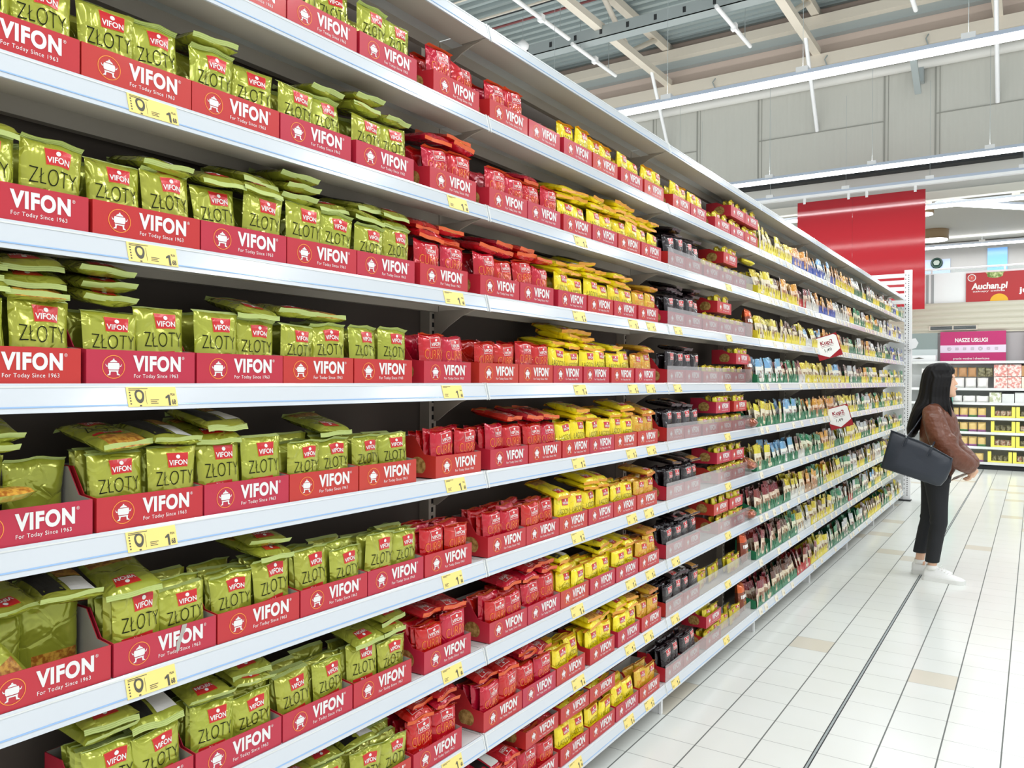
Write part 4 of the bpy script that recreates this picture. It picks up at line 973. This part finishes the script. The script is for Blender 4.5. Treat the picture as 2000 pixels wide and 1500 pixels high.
# promotion signs standing out from the rails, facing down the aisle
def promo(y, z, x, label, rot):
    t = empty('promotion_sign', (x, y, z)); t.rotation_euler = (0, rot, radians(24)); tag(t, label, 'promotion sign', 'red and white promotion signs')
    h = 0.083
    MB().box((-h, -0.001, -h), (h, 0.001, h)).build('card', M['sign_red'], t)
    q = MB(); r = 0.93 * h
    q.prism([(-r, -0.42 * h), (-0.1 * h, -r), (r, -0.42 * h), (r, 0.75 * h), (0.8 * r, r), (-0.8 * r, r), (-r, 0.75 * h)], 'y', -0.0018, -0.001)
    q.build('white_shield', M['white'], t)
    q = MB(); flat_text(q, 'Kup2', 0.0, 0.25 * h, 1.05 * h, 0.32 * h, -0.0022, 0, 0.03, 'y'); q.add([(-0.55 * h, -0.0022, 0.12 * h), (0.55 * h, -0.0022, 0.12 * h), (0.55 * h, -0.0022, 0.16 * h), (-0.55 * h, -0.0022, 0.16 * h)], [(0, 1, 2, 3)])
    q.build('red_lettering', mat('deep red print', srgb(150, 20, 40), 0.5), t)
    q = MB(); flat_text(q, '1,49', -0.05 * h, -0.4 * h, 0.6 * h, 0.26 * h, -0.0022, 0, 0.01, 'y'); q.add([(-0.5 * h, -0.0022, 0.0), (0.5 * h, -0.0022, 0.0), (0.5 * h, -0.0022, 0.025 * h), (-0.5 * h, -0.0022, 0.025 * h)], [(0, 1, 2, 3)])
    q.build('price_lettering', M['label_ink'], t)
    MB().box((-h - 0.02, -0.004, -0.02), (-h + 0.012, 0.004, 0.02)).build('holder_clip', M['acrylic'], t)
PROMO_SPOTS = [((6.02, 1.668, 0.05), 'upper red and white promotion sign jutting out below the third stocked shelf', radians(-17)), ((6.40, 1.150, 0.058), 'lower red and white promotion sign jutting out at the fifth stocked shelf', radians(-16))]
for (y, z, x), l, r in PROMO_SPOTS: promo(y, z, x, l, r)
o = MB().prism([(-0.03, -0.06), (0.05, -0.04), (0.075, 0.02), (0.045, 0.075), (-0.03, 0.065)], 'y', -0.001, 0.001).build('shelf_talker', M['steel']); o.location = (0.065, Y_END + 0.02, 1.86)
tag(o, 'small blank white cut-out card sticking out at the gondola end post', 'shelf card')

# ------------------------------------------------------------------ far shelf unit on the end wall
YB = 15.0
t = empty('wall_shelf_unit', (0.6, YB, 0)); tag(t, 'long white shelf unit against the end wall below the magenta sign', 'shelf unit')
BZ = [1.735, 1.296, 1.062, 0.820, 0.583, 0.345, 0.095]
for i, z in enumerate(BZ):
    b = MB(); b.box((-1.9, 0.0, z), (2.2, 0.4, z + 0.02)); b.box((-1.9, -0.012, z - 0.012), (2.2, 0.0, z + 0.03))
    b.build('shelf' if i else 'top_board', M['shelf'], t)
for x in (-1.9, -0.62, 0.62, 1.86): MB().box((x, 0.05, 0), (x + 0.03, 0.4, 1.735)).build('upright', M['steel'], t)
MB().box((-1.9, 0.39, 0), (2.2, 0.4, 1.735)).build('back_panel', M['shelf'], t)
MB().box((-1.9, 0.06, 0), (2.2, 0.08, 0.083)).build('kick_plate', M['dark'], t)
def goods(name, x, z, w, h, d, m, label, cat, grp, y=YB + 0.02, bag=True, m2=None):
    b = MB()
    if bag:
        sfn = packet_surface(int(abs(x * 100 + z * 10)) + 3, w, h, d)
        for side in (1, -1):
            vs = [sfn(i / 8 - 0.5, j / 8, side) for j in range(9) for i in range(9)]
            n0 = len(b.m)
            b.add([(p[1], -p[0], p[2]) for p in vs], [(lambda q: tuple(q if side > 0 else q[::-1]))([j * 9 + i, j * 9 + i + 1, (j + 1) * 9 + i + 1, (j + 1) * 9 + i]) for j in range(8) for i in range(8)], 0, True)
            if m2: b.m[n0:] = [(1 if j < 2 else 0) for j in range(8) for i in range(8)]
    else: b.box((-w / 2, -d / 2, 0), (w / 2, d / 2, h))
    o = b.build(name, [m, m2] if m2 else m); o.location = (x, y + d / 2, z)
    return tag(o, label, cat, grp)
mw = mat('white flour bag', srgb(236, 234, 230), 0.6); mt = mat('tan goods bag', srgb(220, 190, 122), 0.4, bump=0.4, bscale=30); mb_ = mat('brown goods bag', srgb(186, 140, 96), 0.5, bump=0.4, bscale=30)
mo = mat('olive goods bag', srgb(150, 144, 110), 0.4, noise=0.8, nscale=30, ncol=srgb(90, 84, 60)); mg = mat('green bag base', srgb(92, 142, 96), 0.5); mv = mat('violet bag base', srgb(168, 110, 160), 0.5); mc = mat('cream carton', srgb(236, 228, 204), 0.5)
mr = mat('red white carton', srgb(238, 220, 212), 0.5, noise=0.9, nscale=26, ncol=srgb(216, 140, 130)); mn = mat('nut bag', srgb(206, 196, 170), 0.3, noise=0.8, nscale=40, ncol=srgb(150, 84, 60))
for i in range(5): goods('white_bag', 0.24 + 0.17 * i if i < 3 else -0.24 + 0.15 * (i - 3), BZ[1] + 0.024, 0.155, 0.18, 0.1, mw, f'white paper bag, {ORD[i + 1]} on the upper shelf of the far unit', 'bag', 'white bags on the far unit')
for i in range(4): goods('brown_bag', 0.16 + 0.135 * i, BZ[1] + 0.212, 0.125, 0.16, 0.09, mb_ if i < 3 else mo, f'{"brown" if i < 3 else "dark mottled"} bag stacked above the white bags, {ORD[i + 1]} along the far unit', 'bag', 'brown bags on the far unit')
goods('olive_bag', 0.67, BZ[1] + 0.212, 0.11, 0.15, 0.09, mo, 'mottled dark bag next to the red white cartons on the far unit', 'bag', 'brown bags on the far unit')
for i in range(4): goods('printed_carton', 0.83 + 0.19 * (i % 2), BZ[1] + 0.022 + 0.195 * (i // 2), 0.185, 0.19, 0.14, mr if i % 2 == 0 or i > 1 else mr, f'red and white printed carton, {["lower first", "lower second", "upper first", "upper second"][i]} of the block on the far unit', 'carton', 'printed cartons on the far unit', bag=False)
for i in range(2): goods('cream_carton', 1.21 + 0.19 * i, BZ[1] + 0.022, 0.185, 0.19, 0.14, mc, f'cream carton {ORD[i + 1]} right of the red white cartons on the far unit', 'carton', 'cream cartons', bag=False)
goods('brown_tin', 1.16, BZ[1] + 0.22, 0.09, 0.17, 0.09, mb_, 'brown box on top of the cream cartons on the far unit', 'box', None, bag=False)
for i in range(3): goods('white_pouch', 0.2 + 0.19 * i, BZ[2] + 0.024, 0.18, 0.12, 0.1, mw, f'low white pouch, {ORD[i + 1]} on the second shelf of the far unit', 'pouch', 'white pouches on the far unit')
for i in range(4): goods('white_carton', 0.76 + 0.175 * i, BZ[2] + 0.022, 0.165, 0.17 if i % 2 == 0 else 0.15, 0.14, mat('white green carton', srgb(232, 234, 222), 0.5, noise=0.9, nscale=24, ncol=srgb(180, 186, 150)) if i == 0 else M['shelf'], f'white carton, {ORD[i + 1]} of the row on the second shelf of the far unit', 'carton', 'white cartons on the far unit', bag=False)
for r, z in enumerate(BZ[3:7]):
    for i in range(5):
        x = 0.06 + 0.128 * i - (0.03 if r == 3 else 0.0)
        goods('tan_bag', x, z + 0.022, 0.12, 0.165 if r < 3 else 0.15, 0.08, mt, f'tan bag with coloured base, {ORD[i + 1]} in row {ORD[r + 3]} of the far unit', 'bag', 'tan bags on the far unit', m2=mg if (r + i) % 3 == 0 else mv)
    for j in range(3):
        x0 = 0.70 + 0.345 * j - (0.04 if r == 3 else 0)
        cr = empty('display_crate', (x0, YB + 0.012, z + 0.021)); tag(cr, f'yellow open display crate, {ORD[j + 1]} of its row on the {ORD[r + 3]} shelf of the far unit', 'crate', 'yellow crates on the far unit')
        f = MB(); hh = 0.185
        f.prism([(0, 0), (0.335, 0), (0.335, hh), (0.285, hh), (0.285, 0.035), (0.05, 0.035), (0.05, hh), (0, hh)], 'y', 0, 0.004); f.build('front_frame', M['bright_yellow'], cr)
        f = MB(); f.box((0, 0.004, 0), (0.004, 0.3, hh)); f.box((0.331, 0.004, 0), (0.335, 0.3, hh)); f.box((0.004, 0.004, 0), (0.331, 0.3, 0.004)); f.build('tray', M['bright_yellow'], cr)
        for i in range(3):
            goods('nut_bag', x0 + 0.085 + 0.083 * i, z + 0.028, 0.08, 0.12, 0.06, mn if (j + r) % 2 == 0 else mo, f'mottled snack bag {ORD[i + 1]} in the {ORD[j + 1]} yellow crate, {ORD[r + 3]} shelf of the far unit', 'bag', 'snack bags in the yellow crates', y=YB + 0.05)
for i in range(3): goods('wrapped_bottle', -0.28 + 0.07 * i, BZ[1] + 0.024, 0.065, 0.33 - 0.03 * i, 0.06, mw, f'white wrapped pack {ORD[i + 1]} by the gondola end on the far unit', 'pack', 'white packs by the gondola end')
tp = empty('teal_board', (-0.26, YB - 0.06, 0.62)); tag(tp, 'teal board with white letters between gondola end and the woman', 'board')
MB().box((0, -0.008, 0), (0.42, 0.008, 0.66)).build('panel', M['teal'], tp)
q = MB(); flat_text(q, 'E', 0.30, 0.50, 0.07, 0.09, -0.009, 0, 0.03, 'y'); flat_text(q, 'A', 0.27, 0.30, 0.1, 0.13, -0.009, 0, 0.03, 'y'); q.build('lettering', M['white'], tp)

# ------------------------------------------------------------------ the woman
PX, PY = 0.70, 6.45
def fuse(b, voxel, name, mats, smooth=2):
    me = b.mesh('raw', mats)
    o = bpy.data.objects.new('raw', me); C.objects.link(o)
    m = o.modifiers.new('r', 'REMESH'); m.mode = 'VOXEL'; m.voxel_size = voxel; m.use_smooth_shade = True
    if smooth:
        m2 = o.modifiers.new('s', 'SMOOTH'); m2.iterations = smooth; m2.factor = 0.5
    dg = bpy.context.evaluated_depsgraph_get()
    out = bpy.data.meshes.new_from_object(o.evaluated_get(dg)); out.name = name
    out.materials.clear()
    for q in (mats if isinstance(mats, (list, tuple)) else [mats]): out.materials.append(q)
    bpy.data.objects.remove(o); bpy.data.meshes.remove(me)
    for p in out.polygons: p.use_smooth = True
    return out
def ell(cx, cy, z, rx, ry, n=28, rid=0.0, k=0, sq=2.0, ph=0.0):
    R = []
    for i in range(n):
        a = 2 * pi * i / n; r = 1 + rid * sin(k * a + ph)
        ca, sa = cos(a), sin(a)
        R.append((cx + rx * r * math.copysign(abs(ca) ** (2 / sq), ca), cy + ry * r * math.copysign(abs(sa) ** (2 / sq), sa), z))
    return R
skin = mat('skin', srgb(226, 180, 150), 0.45)
denim = mat('black trousers', srgb(26, 27, 31), 0.75, bump=0.3, bscale=25, bdist=0.01)
leather = mat('brown puffer jacket', srgb(106, 60, 40), 0.42, bump=0.9, bscale=9, bdist=0.035, coat=0.1)
hairm = mat('black hair', srgb(12, 10, 11), 0.55, bump=0.2, bscale=60, spec=0.25)
shoe_m = mat('white leather', srgb(238, 238, 236), 0.4, bump=0.15, bscale=40)
person = empty('person', (PX, PY, 0))
tag(person, 'woman with long black hair in brown puffer jacket and black trousers, holding a booklet', 'person')
# body: one continuous surface
b = MB()
b.loft([ell(0.0, 0, 0.74, 0.06, 0.08), ell(0.0, 0, 0.85, 0.075, 0.11), ell(-0.005, 0, 1.0, 0.08, 0.11), ell(0.0, 0, 1.15, 0.085, 0.125), ell(0.0, 0, 1.23, 0.06, 0.12), ell(0.012, 0, 1.265, 0.046, 0.06), ell(0.03, 0, 1.32, 0.043, 0.045), ell(0.04, 0, 1.37, 0.045, 0.045)])
HR = []
for z, x0, x1, ry in ((1.312, 0.07, 0.118, 0.022), (1.322, 0.04, 0.129, 0.037), (1.338, 0.0, 0.128, 0.050), (1.36, -0.02, 0.124, 0.059), (1.385, -0.035, 0.120, 0.065), (1.41, -0.045, 0.118, 0.069), (1.435, -0.05, 0.114, 0.071), (1.46, -0.052, 0.116, 0.072), (1.49, -0.045, 0.113, 0.069), (1.515, -0.03, 0.095, 0.058), (1.535, 0.0, 0.065, 0.035)):
    HR.append(ell((x0 + x1) / 2, 0, z, (x1 - x0) / 2, ry, sq=2.3))
b.loft(HR)
b.loft([ell(0.114, 0, 1.448, 0.005, 0.006), ell(0.115, 0, 1.432, 0.010, 0.008), ell(0.117, 0, 1.418, 0.017, 0.010), ell(0.118, 0, 1.407, 0.023, 0.0125), ell(0.117, 0, 1.400, 0.019, 0.0135), ell(0.115, 0, 1.395, 0.008, 0.009)])   # nose
b.loft([ell(0.116, 0, 1.362, 0.012, 0.022), ell(0.119, 0, 1.368, 0.0145, 0.024), ell(0.119, 0, 1.378, 0.0145, 0.022), ell(0.116, 0, 1.383, 0.010, 0.018)])   # lips
b.loft([ell(0.112, 0, 1.450, 0.009, 0.055), ell(0.112, 0, 1.462, 0.010, 0.056)])   # brow
for s in (-1, 1):
    b.loft([ell(0.030, s * 0.071, 1.395, 0.009, 0.006, 12), ell(0.028, s * 0.076, 1.415, 0.014, 0.007, 12), ell(0.026, s * 0.076, 1.43, 0.016, 0.007, 12), ell(0.026, s * 0.072, 1.445, 0.010, 0.005, 12)])   # ears
    sh = (0.0, s * 0.135, 1.215)
    el = (0.085, s * 0.205, 0.965) if s < 0 else (0.085, 0.185, 0.965)
    wr = (0.232, s * 0.100, 0.832) if s < 0 else (0.215, 0.075, 0.825)
    b.tube([(0, 0, 1.2), sh, el, wr, tuple(wr[i] + d for i, d in enumerate((0.012, -s * 0.010, -0.02)))], [0.07, 0.048, 0.037, 0.024, 0.024], 12)
    # palm and fingers curling under the booklet
    pc = Vector(wr) + Vector((0.004, -s * 0.016, -0.045))
    b.tube([Vector(wr), pc + Vector((0.008, 0, 0.02)), pc + Vector((-0.014, -s * 0.006, -0.018))], [0.024, 0.033, 0.030], 12)
    for f, (dy, ln, r) in enumerate(((-0.022, 0.052, 0.0085), (-0.007, 0.058, 0.009), (0.008, 0.054, 0.0088), (0.022, 0.043, 0.0078))):
        base = pc + Vector((-0.006, s * dy, -0.018))
        k1 = base + Vector((-0.30, -s * 0.1, -0.95)).normalized() * ln * 0.42
        k2 = k1 + Vector((-0.85, -s * 0.2, -0.45)).normalized() * ln * 0.36
        k3 = k2 + Vector((-0.98, -s * 0.2, 0.05)).normalized() * ln * 0.30
        b.tube([base, k1, k2, k3], [r * 1.1, r, r * 0.92, r * 0.7], 8)
    th = pc + Vector((0.006, -s * 0.02, 0.012))
    b.tube([th, th + Vector((-0.022, -s * 0.022, 0.006)), th + Vector((-0.047, -s * 0.026, 0.010))], [0.012, 0.0105, 0.0075], 8)
LEG = {-1: ((0.012, -0.075, 0.80), (0.032, -0.062, 0.45), (-0.012, -0.035, 0.10), (0.03, -0.04, 0.045)), 1: ((-0.01, 0.075, 0.80), (-0.045, 0.095, 0.45), (-0.108, 0.125, 0.11), (-0.066, 0.126, 0.045))}
for s in (-1, 1):
    h, k, a, f = LEG[s]
    b.tube([h, tuple((h[i] + k[i]) / 2 for i in range(3)), k, tuple(k[i] * 0.6 + a[i] * 0.4 for i in range(3)), a, f], [0.062, 0.056, 0.044, 0.040, 0.030, 0.020], 14)
put('body', fuse(b, 0.0045, 'body', skin, 2), person)
for s in (-1, 1):
    e = MB(); e.lathe([(0.001, -0.009), (0.006, -0.006), (0.009, 0.0), (0.006, 0.006), (0.001, 0.009)], 12, 0, Matrix.Translation((0.0985, s * 0.030, 1.436)) @ Matrix.Rotation(radians(90), 4, 'Y')); eo = e.build('eye', M['white'], person)
    e = MB(); e.lathe([(0.001, 0), (0.0042, 0.0), (0.001, 0.0018)], 12, 0, Matrix.Translation((0.107, s * 0.030, 1.436)) @ Matrix.Rotation(radians(90), 4, 'Y')); e.build('iris', M['dark_print'], eo)
    MB().tube([(0.117, s * 0.014, 1.452), (0.118, s * 0.03, 1.456), (0.108, s * 0.048, 1.452)], [0.002, 0.0028, 0.0015], 6).build('eyebrow', hairm, person)
MB().loft([ell(0.119, 0, 1.366, 0.0150, 0.019), ell(0.121, 0, 1.371, 0.0152, 0.020), ell(0.120, 0, 1.377, 0.0148, 0.017)]).build('lips', mat('lips', srgb(186, 104, 98), 0.4), person)
# trousers
b = MB()
b.loft([ell(0.01, 0, 0.70, 0.09, 0.13), ell(0.012, 0, 0.80, 0.098, 0.148), ell(0.01, 0, 0.92, 0.095, 0.14)])
for s in (-1, 1):
    h, k, a, f = LEG[s]
    L = []
    for t, r1, r2 in ((0.0, 0.088, 0.078), (0.25, 0.084, 0.074), (0.5, 0.072, 0.066), (0.75, 0.063, 0.060), (1.0, 0.057, 0.056)):
        c = [h[i] + (k[i] - h[i]) * t for i in range(3)]; L.append(ell(c[0], c[1], c[2], r1, r2))
    zb = 0.128 if s < 0 else 0.158
    for t, r1, r2 in ((0.06, 0.060, 0.056), (0.12, 0.056, 0.055), (0.35, 0.053, 0.053), (0.6, 0.050, 0.051), (0.85, 0.048, 0.049), (1.0, 0.047, 0.048)):
        c = [k[0] + (a[0] - k[0]) * t, k[1] + (a[1] - k[1]) * t, k[2] + (zb - k[2]) * t]; L.append(ell(c[0] + (0.005 if 0.1 < t < 0.2 else 0), c[1], c[2], r1, r2))
    b.loft(L)
put('trousers', fuse(b, 0.007, 'trousers', denim, 2), person)
# puffer jacket
b = MB()
b.loft([ell(0.005, 0, 0.742, 0.094, 0.148), ell(0.005, 0, 0.757, 0.104, 0.158), ell(0.012, 0, 0.80, 0.120, 0.175), ell(0.018, 0, 0.86, 0.124, 0.178), ell(0.020, 0, 0.885, 0.119, 0.174), ell(0.022, 0, 0.95, 0.129, 0.18), ell(0.022, 0, 1.0, 0.124, 0.178), ell(0.026, 0, 1.07, 0.129, 0.182), ell(0.024, 0, 1.115, 0.122, 0.178),
        ell(0.018, 0, 1.17, 0.117, 0.172), ell(0.008, 0, 1.215, 0.10, 0.155), ell(0.012, 0, 1.25, 0.082, 0.108), ell(0.022, 0, 1.28, 0.069, 0.076), ell(0.032, 0, 1.305, 0.062, 0.066)])
for s in (-1, 1):
    e = (0.082, s * 0.215) if s < 0 else (0.082, 0.195)
    pts = [(0.005, s * 0.09, 1.225), (-0.004, s * 0.150, 1.205), (0.008, s * 0.185, 1.15), (0.028, s * 0.202, 1.09), (0.050, s * 0.21, 1.03), (e[0], e[1], 0.965), (0.125, s * 0.20, 0.918), (0.165, s * 0.175, 0.882), (0.200, s * 0.145, 0.855), (0.226, s * 0.115, 0.834), (0.240, s * 0.100, 0.822)]
    b.tube(pts, [0.05, 0.068, 0.074, 0.076, 0.079, 0.080, 0.070, 0.070, 0.064, 0.056, 0.038], 20)
    for (x, y, z, r) in ((0.105, e[1] * 1.0, 1.02, 0.05), (0.12, e[1] * 0.95, 0.95, 0.05), (0.055, e[1], 1.08, 0.055)):
        b.loft([ell(x, y, z + q * r, r * sqrt(max(0.02, 1 - q * q)), r * sqrt(max(0.02, 1 - q * q)), 16) for q in (-0.95, -0.6, 0, 0.6, 0.95)])
put('jacket', fuse(b, 0.008, 'jacket', leather, 3), person)
# hair
b = MB(); HRR = []
for z, x0, x1, ry in ((1.558, 0.01, 0.06, 0.025), (1.550, -0.03, 0.085, 0.052), (1.53, -0.06, 0.107, 0.072), (1.505, -0.077, 0.119, 0.083), (1.478, -0.088, 0.116, 0.087), (1.45, -0.093, 0.094, 0.089), (1.42, -0.098, 0.084, 0.091), (1.38, -0.103, 0.078, 0.093), (1.34, -0.108, 0.076, 0.097), (1.30, -0.118, 0.074, 0.104), (1.26, -0.134, 0.06, 0.116),
                        (1.22, -0.150, -0.02, 0.122), (1.17, -0.165, -0.065, 0.120), (1.12, -0.178, -0.088, 0.112), (1.08, -0.186, -0.102, 0.10), (1.045, -0.184, -0.116, 0.085), (1.015, -0.170, -0.135, 0.05)):
    HRR.append(ell((x0 + x1) / 2, 0, z, (x1 - x0) / 2, ry, 72, 0.022, 18, 2.2, z * 5))
b.loft(HRR)
for s in (-1, 1):
    for q in range(5):
        o_ = 0.022 * q
        b.tube([(0.098 - o_ * 1.3, s * (0.050 + 0.006 * q), 1.50), (0.094 - o_, s * (0.073 + 0.003 * q), 1.45), (0.082 - o_, s * (0.083 + 0.003 * q), 1.38), (0.078 - o_, s * (0.086 + 0.004 * q), 1.31), (0.088 - o_ * 1.1, s * (0.094 + 0.007 * q), 1.25), (0.100 - o_ * 1.2, s * (0.098 + 0.008 * q), 1.20 - 0.012 * q), (0.108 - o_ * 1.2, s * (0.100 + 0.008 * q), 1.14 + 0.012 * q)], [0.010, 0.015, 0.017, 0.017, 0.015, 0.011, 0.002], 10)
put('hair', fuse(b, 0.0045, 'hair', hairm, 1), person)
# shoes
for s in (-1, 1):
    h, k, a, f = LEG[s]
    sh = empty('shoe', (0, 0, 0)); sh.parent = person
    sh.location = (a[0] - 0.052, a[1], 0); sh.rotation_euler = (0, 0, radians(-6) if s < 0 else radians(4))
    prof = ((0.0, 0.026, 0.070), (0.012, 0.033, 0.088), (0.04, 0.036, 0.098), (0.075, 0.037, 0.100), (0.105, 0.037, 0.092), (0.14, 0.040, 0.074), (0.18, 0.044, 0.058), (0.22, 0.043, 0.048), (0.245, 0.036, 0.041), (0.262, 0.02, 0.033))
    u = MB(); u.loft([[(x, w * cos(t) * (1.0 if sin(t) < 0.5 else 0.92), 0.012 + (hh - 0.012) * max(0.0, sin(t)) ** 0.75) for t in [pi * i / 14 for i in range(15)]] + [(x, w * q, 0.012) for q in (-0.5, 0.0, 0.5)] for x, w, hh in prof])
    u.build('upper', shoe_m, sh)
    out = [(x - 0.003, w + 0.004) for x, w, hh in prof] + [(0.268, 0.0)]
    MB().prism([(x, w) for x, w in out] + [(x, -w) for x, w in out[-2::-1]], 'z', 0.0, 0.028).build('sole', mat('rubber sole', srgb(228, 228, 224), 0.5), sh)
    ls = MB()
    for q in range(5): ls.tube([(0.100 + 0.018 * q, -0.022, 0.090 - 0.0088 * q), (0.108 + 0.018 * q, 0.0, 0.0975 - 0.0088 * q), (0.100 + 0.018 * q, 0.022, 0.090 - 0.0088 * q)], 0.003, 6)
    ls.tube([(0.098, 0, 0.1), (0.112, -0.03, 0.108), (0.13, -0.036, 0.085)], 0.002, 6); ls.tube([(0.098, 0, 0.1), (0.112, 0.03, 0.108), (0.13, 0.036, 0.085)], 0.002, 6)
    ls.build('laces', M['white'], sh)
    MB().lathe([(0.036, 0.075), (0.0365, 0.108)], 18, 0, Matrix.Translation((0.052, 0, 0))).build('sock', M['white'], sh)
# booklet in the hands
bk = MB(); Rb = Matrix.Translation((PX + 0.188, PY - 0.015, 0.770)) @ Matrix.Rotation(radians(-27), 4, 'Y')
bk.box((-0.085, -0.11, -0.002), (0.075, 0.11, 0.002), 0, Rb)
o = bk.build('booklet', mat('booklet paper', srgb(206, 190, 172), 0.4, noise=0.9, nscale=22, ncol=srgb(120, 60, 58))); tag(o, 'thin printed booklet held in both hands by the woman', 'booklet')
# tote bag
bagm = mat('navy black leather', srgb(36, 42, 52), 0.36, bump=0.15, bscale=120, coat=0.15)
bag = empty('tote_bag', (PX - 0.09, PY - 0.335, 0.90)); tag(bag, 'large navy black leather tote bag hanging at the woman\'s side', 'bag')
OX, OZ = -0.09, 0.90
outl = [(-0.307, 0.815), (-0.12, 0.762), (0.045, 0.712), (0.068, 0.716), (0.10, 0.76), (0.128, 0.83), (0.137, 0.905), (0.04, 0.962), (-0.05, 1.008), (-0.129, 1.037), (-0.19, 1.062), (-0.244, 1.083), (-0.275, 0.95)]
cx = sum(p[0] for p in outl) / len(outl); cz = sum(p[1] for p in outl) / len(outl)
rings = []
for d, k in ((-0.055, 0.0), (-0.062, 0.55), (-0.058, 0.9), (-0.044, 0.985), (0.0, 1.0), (0.044, 0.985), (0.058, 0.9), (0.062, 0.55), (0.055, 0.0)):
    r = []
    for x, z in outl:
        kk = max(k, 0.02)
        xs, zs = cx + (x - cx) * kk, cz + (z - cz) * kk
        topness = max(0.0, min(1.0, (zs - (0.70 - 0.42 * (xs + 0.1))) / 0.34))
        r.append((cx + (x - cx) * kk - OX, d * (1 - 0.62 * topness), cz + (z - cz) * kk - OZ))
    rings.append(r)
MB().loft(rings).build('body', bagm, bag)
MB().tube([(x - OX, -0.028, z - OZ) for x, z in ((-0.244, 1.081), (-0.19, 1.062), (-0.129, 1.037), (-0.05, 1.008), (0.04, 0.962), (0.135, 0.905))], 0.004, 6).build('top_seam', bagm, bag)
for i, (x, z) in enumerate(((-0.144, 1.030), (0.010, 0.975))):
    MB().tube([(x - OX - 0.004, -0.040, z - OZ), (x - OX - 0.016, -0.054, z - OZ - 0.03), (x - OX - 0.022, -0.056, z - OZ - 0.055), (x - OX - 0.010, -0.056, z - OZ - 0.055), (x - OX - 0.002, -0.054, z - OZ - 0.03), (x - OX + 0.008, -0.040, z - OZ)], 0.0032, 6).build('strap_loop', bagm, bag)
    MB().lathe([(0.001, 0), (0.005, 0), (0.005, 0.006), (0.001, 0.006)], 10, 0, Matrix.Translation((x - OX, -0.034, z - OZ + 0.008)) @ Matrix.Rotation(radians(90), 4, 'X')).build('metal_ring', M['zinc'], bag)
st = [(-0.144, 0.0, 1.03), (-0.140, 0.08, 1.05), (-0.122, 0.20, 1.09), (-0.085, 0.235, 1.16), (-0.045, 0.225, 1.235), (-0.01, 0.20, 1.268), (0.025, 0.19, 1.25), (0.04, 0.19, 1.17), (0.035, 0.15, 1.07), (0.020, 0.05, 1.0), (0.010, 0.0, 0.975)]
MB().tube([(x - OX, y, z - OZ) for x, y, z in st], 0.006, 8).build('strap', bagm, bag)
